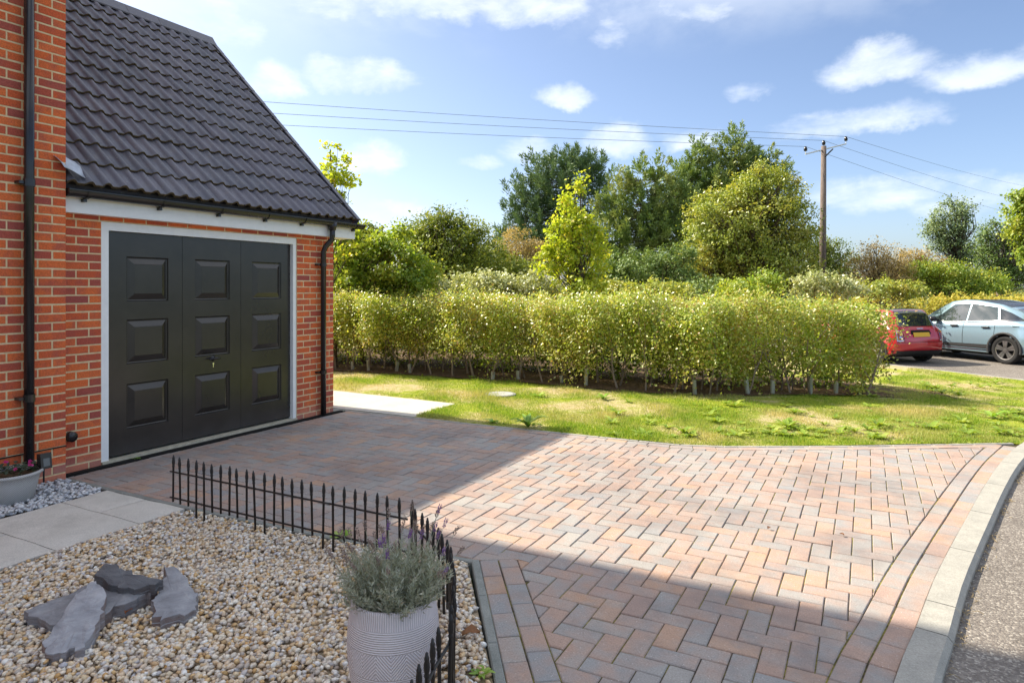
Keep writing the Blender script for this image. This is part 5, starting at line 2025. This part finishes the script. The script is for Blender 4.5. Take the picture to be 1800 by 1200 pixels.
# ------------------------------------------------------------------ utility pole and lines
pb = at(1445, 520, 29)
pz = float(zt(pb.x, pb.y)) - .1
pole = empty('utility_pole', (pb.x, pb.y, pz))
tag(pole, 'weathered wooden utility pole with three insulators behind the hedge', 'utility pole')
ptop = at(1448, 257, 29)
MB().tube([(pb.x, pb.y, pz), (ptop.x, ptop.y, ptop.z)], [.16, .105], 16).build('post', M['pole_wood'], pole, True)
galv = m_plain('galvanised', (.75, .75, .76), .5, .5, .2, var=.1)
iL, iR = at(1416, 271, 28.6), at(1487, 253, 29.6)
ca = MB().tube([iL, iR], .034, 6).build('crossarm', galv, pole)
MB().tube([at(1450, 276, 28.9), at(1464, 262, 29.0)], .03, 6).build('brace', M['metal_black'], pole)
ins_top = []
for c, zz in ((iL, .12), (Vector((ptop.x, ptop.y, ptop.z + .02)), .02), (iR, .12)):
    b_ = Vector(c) + Vector((0, 0, zz))
    MB().tube([Vector(c), b_ + Vector((0, 0, .06))], .018, 6).build('insulator_pin', galv, pole)
    MB().lathe([(.02, 0), (.075, .02), (.06, .06), (.085, .08), (.06, .13), (.05, .19), (.02, .21)], 12, (b_.x, b_.y, b_.z)).build('insulator', M['blackplastic'], pole, True)
    ins_top.append(b_ + Vector((0, 0, .2)))
wire_m = m_plain('wire', (.20, .24, .27), .5, .4, var=.05)
for k, (i, lpx, lpy, rpx, rpy, lab) in enumerate(((2, 460, 169, 1800, 318, 'highest of the three overhead wires'), (1, 472, 189, 1800, 346, 'middle one of the three overhead wires'), (0, 490, 210, 1800, 372, 'lowest of the three overhead wires'))):
    t0 = ins_top[i]
    lft = at(lpx, lpy, 23.2)
    ext = t0 + (lft - t0) * 1.75
    rgt = at(rpx, rpy, 41)
    ext2 = t0 + (rgt - t0) * 1.5
    pts = []
    for e in (ext, ext2):
        seg = []
        for j in range(15):
            t = j / 14
            p = t0.lerp(e, t)
            p.z -= (.25 if e is ext else .35) * math.sin(math.pi * t) * (1 if e is ext2 else .8)
            seg.append(p)
        pts = (seg[::-1] if not pts else pts + seg[1:])
    rr_ = [.0085] * 15 + [.0075 - .004 * j / 13 for j in range(len(pts) - 15)]
    o = MB().tube(pts, rr_, 5).build('overhead_wire', wire_m)
    tag(o, lab, 'wire', 'overhead wires')


# ------------------------------------------------------------------ cars
def car(name, label, loc, fwd, P, body_mat):
    """a lofted shell from length-wise profiles; local axes: +X forward, +Y left, +Z up, origin on the ground under the rear end"""
    root = empty(name, loc, math.atan2(fwd[1], fwd[0]))
    tag(root, label, 'car')
    L = P['L']
    xs = np.unique(np.concatenate([np.linspace(0, .35, 22), np.linspace(.35, L - .45, 60), np.linspace(L - .45, L, 22)]))

    def pr(key, x):
        a_ = np.array(P[key])
        fine = np.linspace(0, L, 400)
        v = np.interp(fine, a_[:, 0], a_[:, 1])
        ker = np.hanning(13)
        ker /= ker.sum()
        v = np.convolve(np.pad(v, 6, mode='edge'), ker, 'valid')
        return np.interp(x, fine, v)
    zs, wm, zm, wb, zb, wr, zr = (pr(k_, xs) for k_ in ('zs', 'wm', 'zm', 'wb', 'zb', 'wr', 'zr'))
    secs = []
    for i in range(len(xs)):
        zb_ = min(zb[i], zr[i] - .02)
        wr_ = min(wr[i], wb[i] - .005)
        c = [(0, zs[i]), (wm[i] - .10, zs[i]), (wm[i] - .02, zs[i] + .10), (wm[i], zm[i]), (wm[i] * .4 + wb[i] * .6 + .01, (zm[i] + zb_) / 2 + .06), (wb[i], zb_), (wr_, max(zb_ + .01, zr[i] - .06)), (wr_ * .8, zr[i] - .012), (0, zr[i])]
        s_ = spline([(a_, b_, 0) for a_, b_ in c], 4)
        secs.append([(q[0], q[1]) for q in s_])
    n_ = len(secs[0])
    V, F = [], []
    for i, x in enumerate(xs):
        V += [(x, y, z_) for y, z_ in secs[i]]
    half = len(V)
    for i, x in enumerate(xs):
        V += [(x, -y, z_) for y, z_ in secs[i]]
    wheels = [(P['rw'], P['R']), (P['fw'], P['R'])]

    def inarch(q):
        x = sum(V[k][0] for k in q) / len(q)
        y = sum(abs(V[k][1]) for k in q) / len(q)
        z_ = sum(V[k][2] for k in q) / len(q)
        return y > P['arch_y'] and any((x - wx) ** 2 + (z_ - rr) ** 2 < (rr * 1.13) ** 2 for wx, rr in wheels)
    for i in range(len(xs) - 1):
        for k in range(n_ - 1):
            q = (i * n_ + k, (i + 1) * n_ + k, (i + 1) * n_ + k + 1, i * n_ + k + 1)
            if not inarch(q):
                F.append(q[::-1])
                F.append(tuple(j + half for j in q))
    for i in (0, len(xs) - 1):
        ring = [i * n_ + k for k in range(n_)] + [half + i * n_ + k for k in range(n_ - 1, -1, -1)]
        F.append(tuple(ring if i else ring[::-1]))
    me = MB().add(V, F).mesh('body', True)
    bm = bmesh.new()
    bm.from_mesh(me)
    bmesh.ops.remove_doubles(bm, verts=bm.verts, dist=1e-4)
    bm.to_mesh(me)
    bm.free()
    body = link('body', me, body_mat, root, False)
    bvh = BVHTree.FromPolygons([v.co.copy() for v in me.vertices], [tuple(p.vertices) for p in me.polygons])

    def patch(nm, mat, quad, side, nu=14, nv=8, off=.006, parent=None, thick=.0):
        """quad: four corners (a, b) in the view from one side, projected on to the shell"""
        dirs = {'L': ((0, 1), Vector((0, -1, 0))), 'R': ((0, 1), Vector((0, 1, 0))), 'B': ((0, 1), Vector((1, 0, 0))), 'T': ((0, 1), Vector((0, 0, -1)))}
        D = dirs[side][1]
        vs, ok = [], []
        c00, c10, c11, c01 = [Vector(c) for c in quad]
        for j in range(nv + 1):
            for i in range(nu + 1):
                u_, w_ = i / nu, j / nv
                p = c00.lerp(c10, u_).lerp(c01.lerp(c11, u_), w_)
                if side in 'LR':
                    o_ = Vector((p.x, 4 if side == 'L' else -4, p.y))
                elif side == 'B':
                    o_ = Vector((-4, p.x, p.y))
                else:
                    o_ = Vector((p.x, p.y, 4))
                h = bvh.ray_cast(o_, D)
                if h[0] is None:
                    vs.append(o_)
                    ok.append(False)
                else:
                    vs.append(h[0] + (h[1] if h[1].dot(D) < 0 else -h[1]) * off)
                    ok.append(True)
        fs = []
        for j in range(nv):
            for i in range(nu):
                q = (j * (nu + 1) + i, j * (nu + 1) + i + 1, (j + 1) * (nu + 1) + i + 1, (j + 1) * (nu + 1) + i)
                if all(ok[k] for k in q):
                    fs.append(q)
        if not fs:
            return None
        o = MB().add(vs, fs).build(nm, mat, parent or root, True, False)
        if thick:
            s_ = o.modifiers.new('t', 'SOLIDIFY')
            s_.thickness = thick
            s_.offset = 0
        return o
    # wheels
    rub = m_plain('tyre_rubber', (.022, .021, .021), .8, .3, var=.2)
    for wx in (P['rw'], P['fw']):
        for sgn in (1, -1):
            RR = P['R']
            wc = Vector((wx, sgn * (P['track']), RR))
            wh = empty('wheel', wc)
            wh.parent = root
            prof = [(.62, -.10), (.9, -.105), (.97, -.095), (1.0, -.06), (1.0, .06), (.97, .095), (.9, .105), (.70, .10), (.68, .09)]
            pts, fs = [], []
            nn = 36
            for r0, y0 in prof:
                pts += [(math.cos(2 * math.pi * k / nn) * r0 * RR, sgn * y0, math.sin(2 * math.pi * k / nn) * r0 * RR) for k in range(nn)]
            for i in range(len(prof) - 1):
                for k in range(nn):
                    fs.append((i * nn + k, i * nn + (k + 1) % nn, (i + 1) * nn + (k + 1) % nn, (i + 1) * nn + k))
            MB().add(pts, fs).build('tyre', rub, wh, True, False)
            rm = MB()
            ro = .69 * RR
            for k in range(5):
                for dl in (-.17, .17):
                    a_ = 2 * math.pi * k / 5 + .3
                    vs = []
                    for r0, hw in ((.12 * RR, .028), (ro * .97, .030)):
                        aa = a_ + dl * (1 if r0 > .2 * RR else .4)
                        tx, tz = -math.sin(aa), math.cos(aa)
                        for s_ in (-1, 1):
                            for yy in (.088, .055):
                                vs.append((math.cos(aa) * r0 + tx * hw * s_, sgn * yy, math.sin(aa) * r0 + tz * hw * s_))
                    rm.add(vs, [(0, 2, 6, 4), (1, 5, 7, 3), (0, 4, 5, 1), (2, 3, 7, 6), (4, 6, 7, 5), (0, 1, 3, 2)])
            ring_ = []
            for r0, yy in ((ro, .095), (ro * .93, .09), (ro * .93, .0)):
                ring_ += [(math.cos(2 * math.pi * k / nn) * r0, sgn * yy, math.sin(2 * math.pi * k / nn) * r0) for k in range(nn)]
            rm.add(ring_, [(i * nn + k, i * nn + (k + 1) % nn, (i + 1) * nn + (k + 1) % nn, (i + 1) * nn + k) for i in range(2) for k in range(nn)])
            rm.add([(math.cos(2 * math.pi * k / 16) * .14 * RR, sgn * .09, math.sin(2 * math.pi * k / 16) * .14 * RR) for k in range(16)], [tuple(range(16))])
            rm.build('rim', P['rim'], wh, False, False)
            dk = MB().add([(math.cos(2 * math.pi * k / nn) * ro * .95, sgn * .03, math.sin(2 * math.pi * k / nn) * ro * .95) for k in range(nn)], [tuple(range(nn))])
            dk.build('brake_disc', M['dark'], wh, False, False)
            # arch lining and trim
            am = MB()
            pts, fs = [], []
            na = 20
            for i in range(na + 1):
                t = math.pi * (-.06 + 1.12 * i / na)
                for r0, yy in ((1.10, P['arch_y'] - .25), (1.10, P['track'] + .06), (1.115, P['arch_out']), (1.26, P['arch_out'] + .004), (1.275, P['arch_out'] - .03)):
                    x = math.cos(t) * r0 * RR
                    z_ = math.sin(t) * r0 * RR
                    pts.append((wx + x, sgn * yy, max(RR + z_, P['zmin'])))
            for i in range(na):
                for k in range(4):
                    fs.append((i * 5 + k, i * 5 + k + 1, (i + 1) * 5 + k + 1, (i + 1) * 5 + k))
            am.add(pts, fs)
            am.build('wheel_arch', P['clad'], root, True, False)
    MB().box(.25, L - .3, -P['track'] + .12, P['track'] - .12, .18, .5).build('underbody', M['dark'], root, False, False)
    return root, patch


gl = m_glass('car_glass')
tint = m_glass('car_glass_tinted', (.035, .05, .055), .02)
clad = m_plain('car_cladding', (.035, .035, .037), .6, .4, var=.1)
alloy = m_plain('alloy', (.50, .49, .47), .3, .5, .9, var=.05)
fw_ = Vector((-.70, .714)).normalized()
lf_ = Vector((-fw_.y, fw_.x))
GZ = -.28 - .042
# blue SUV: its left rear wheel stands right of the red car
SUV = dict(L=4.54, rw=.88, fw=3.62, R=.36, track=.80, arch_y=.62, arch_out=.945, zmin=.24, rim=alloy, clad=clad,
           zs=[(0, .42), (.25, .30), (.6, .24), (4.0, .24), (4.35, .30), (4.54, .42)],
           wm=[(0, .70), (.12, .84), (.5, .93), (3.9, .93), (4.3, .84), (4.54, .62)],
           zm=[(0, .62), (4.54, .60)],
           wb=[(0, .62), (.15, .76), (.6, .86), (3.2, .87), (3.9, .83), (4.54, .55)],
           zb=[(0, .86), (.15, 1.0), (.6, 1.06), (2.2, 1.0), (3.2, .97), (4.0, .94), (4.54, .72)],
           wr=[(0, .50), (.3, .58), (1.0, .62), (2.4, .63), (3.0, .60), (3.6, .66), (4.54, .4)],
           zr=[(0, .90), (.08, 1.05), (.25, 1.16), (.7, 1.36), (1.2, 1.53), (1.8, 1.615), (2.2, 1.625), (2.6, 1.57), (3.0, 1.39), (3.45, 1.13), (3.65, 1.06), (4.2, .96), (4.54, .76)])
wl = at(1767, 632, 17.1)
so_ = Vector((wl.x, wl.y)) - fw_ * SUV['rw'] - lf_ * .88
suv, ptc = car('blue_suv', 'light blue sporty SUV with dark windows parked beyond the lawn', (so_.x, so_.y, GZ), fw_, SUV, m_paint('pale_blue_paint', (.29, .42, .50), .5, .28))
ptc('window', tint, [(1.98, 1.02), (3.02, 1.01), (2.46, 1.48), (1.98, 1.53)], 'L')
ptc('window', tint, [(1.08, 1.06), (1.94, 1.02), (1.94, 1.53), (1.24, 1.44)], 'L')
ptc('window', gl, [(.46, 1.12), (1.04, 1.06), (1.18, 1.42), (.86, 1.30)], 'L')
ptc('windscreen', gl, [(2.55, -.55), (3.2, -.62), (3.2, .62), (2.55, .55)], 'T')
ptc('roof_panel', M['blackplastic'], [(1.0, -.5), (2.3, -.5), (2.3, .5), (1.0, .5)], 'T')
ptc('tailgate_glass', gl, [(.32, -.45), (.85, -.5), (.85, .5), (.32, .45)], 'T')
ptc('window_trim', M['chrome'], [(.42, 1.122), (2.98, .992), (2.98, 1.0), (.42, 1.13)], 'L', 30, 1, .010)
ptc('sill_cladding', clad, [(1.33, .36), (3.16, .36), (3.16, .43), (1.33, .47)], 'L', 40, 4, .008)
ptc('sill_trim', M['chrome'], [(1.32, .315), (3.15, .305), (3.15, .325), (1.32, .335)], 'L', 40, 1, .018)
for x in (1.16, 2.02, 3.05):
    ptc('door_gap', M['dark'], [(x, .46), (x + .010, .46), (x + .010 - (.02 if x < 2 else 0), 1.0), (x - (.02 if x < 2 else 0), 1.0)], 'L', 1, 10, .003)
for x in (1.28, 2.18):
    ptc('door_handle', M['blackplastic'], [(x, .90), (x + .2, .89), (x + .2, .925), (x, .935)], 'L', 6, 2, .024, None, .03)
mir = MB()
mir.tube([(2.84, .84, 1.03), (2.86, .95, 1.05)], [.03, .03], 8)
mir.lathe([(.02, -.075), (.085, -.06), (.10, 0), (.085, .06), (.02, .075)], 14, (2.86, 1.01, 1.07))
mir.build('mirror', M['blackplastic'], suv, True, False)
ptc('fuel_flap_gap', M['dark'], [(.52, .96), (.68, .96), (.68, .975), (.52, .975)], 'L', 6, 1, .004)
ptc('tail_lamp', m_plain('lamp_red', (.25, .01, .01), .2, .6, coat=1.), [(-.62, .86), (.62, .86), (.62, .93), (-.62, .93)], 'B', 20, 2, .012)

# red hatchback, its tail towards the camera
red = m_paint('red_paint', (.50, .012, .022), .0, .25)
MINI = dict(L=3.70, rw=.66, fw=3.12, R=.305, track=.72, arch_y=.55, arch_out=.852, zmin=.2, rim=alloy, clad=clad,
            zs=[(0, .36), (.12, .26), (.4, .2), (3.3, .2), (3.7, .34)],
            wm=[(0, .66), (.06, .76), (.22, .835), (.5, .845), (3.2, .84), (3.55, .70), (3.7, .55)],
            zm=[(0, .52), (3.7, .52)],
            wb=[(0, .58), (.08, .70), (.25, .765), (.6, .79), (2.6, .79), (3.2, .76), (3.7, .45)],
            zb=[(0, .60), (.04, .80), (.16, .90), (.5, .95), (2.4, .92), (3.3, .84), (3.7, .62)],
            wr=[(0, .50), (.2, .56), (.4, .58), (.6, .585), (2.0, .60), (2.4, .58), (2.7, .6), (3.7, .35)],
            zr=[(0, .64), (.03, .80), (.09, .94), (.20, 1.08), (.36, 1.30), (.46, 1.385), (.9, 1.41), (1.7, 1.40), (2.2, 1.33), (2.65, 1.0), (3.1, .93), (3.5, .84), (3.7, .66)])
mr = at(1622, 638, 17.0)
mo_ = Vector((mr.x, mr.y)) + fw_ * .02
mini, ptm = car('red_hatchback', 'small red hatchback with a dark roof, half hidden by the hedge', (mo_.x, mo_.y, GZ), fw_, MINI, red)
ptm('roof_panel', m_paint('dark_roof', (.03, .032, .04), 0., .2), [(.42, -.56), (2.15, -.56), (2.15, .56), (.42, .56)], 'T', 24, 14, .006)
ptm('rear_window', gl, [(-.60, .965), (.60, .965), (.49, 1.34), (-.49, 1.34)], 'B', 20, 12, .008)
ptm('window', gl, [(.55, .98), (1.35, .95), (1.35, 1.33), (.68, 1.33)], 'L')
ptm('window', gl, [(1.40, .95), (2.5, .93), (2.15, 1.30), (1.40, 1.33)], 'L')
ptm('window', gl, [(.55, .98), (1.35, .95), (1.35, 1.33), (.68, 1.33)], 'R')
ptm('window', gl, [(1.40, .95), (2.5, .93), (2.15, 1.30), (1.40, 1.33)], 'R')
ptm('bumper_cladding', clad, [(-.78, .22), (.78, .22), (.80, .36), (-.80, .36)], 'B', 20, 4, .012)
ptm('bumper_gap', M['dark'], [(-.8, .565), (.8, .565), (.8, .575), (-.8, .575)], 'B', 24, 1, .004)
ptm('plate_recess', M['dark'], [(-.33, .77), (.33, .77), (.30, .87), (-.30, .87)], 'B', 8, 3, .006)
plate = ptm('number_plate', m_plain('yellow_plate', (.72, .42, .02), .4, .4, var=.03), [(-.26, .70), (.26, .70), (.26, .81), (-.26, .81)], 'B', 8, 3, .018)
lr_ = m_plain('tail_lens', (.30, .015, .015), .15, .6, coat=1.)
lo_ = m_plain('tail_lens_amber', (.6, .2, .02), .15, .6, coat=1.)
for s_ in (1, -1):
    lamp = ptm('tail_light', M['chrome'], [(s_ * .735, .60), (s_ * .585, .60), (s_ * .61, .86), (s_ * .725, .86)], 'B', 6, 8, .010)
    ptm('lens', lr_, [(s_ * .722, .625), (s_ * .60, .625), (s_ * .622, .80), (s_ * .715, .80)], 'B', 5, 6, .018, lamp)
    ptm('lens', lo_, [(s_ * .715, .80), (s_ * .622, .80), (s_ * .625, .84), (s_ * .712, .84)], 'B', 5, 2, .018, lamp)
    ptm('lens', M['chrome'], [(s_ * .69, .68), (s_ * .64, .68), (s_ * .645, .72), (s_ * .685, .72)], 'B', 3, 2, .022, lamp)
bd_ = ptm('badge', M['chrome'], [(-.10, .895), (.10, .895), (.10, .915), (-.10, .915)], 'B', 6, 2, .014)
ptm('tailgate_gap', M['dark'], [(-.56, .585), (-.545, .585), (-.575, .94), (-.59, .94)], 'B', 1, 6, .004)
ptm('tailgate_gap', M['dark'], [(.545, .585), (.56, .585), (.59, .94), (.575, .94)], 'B', 1, 6, .004)
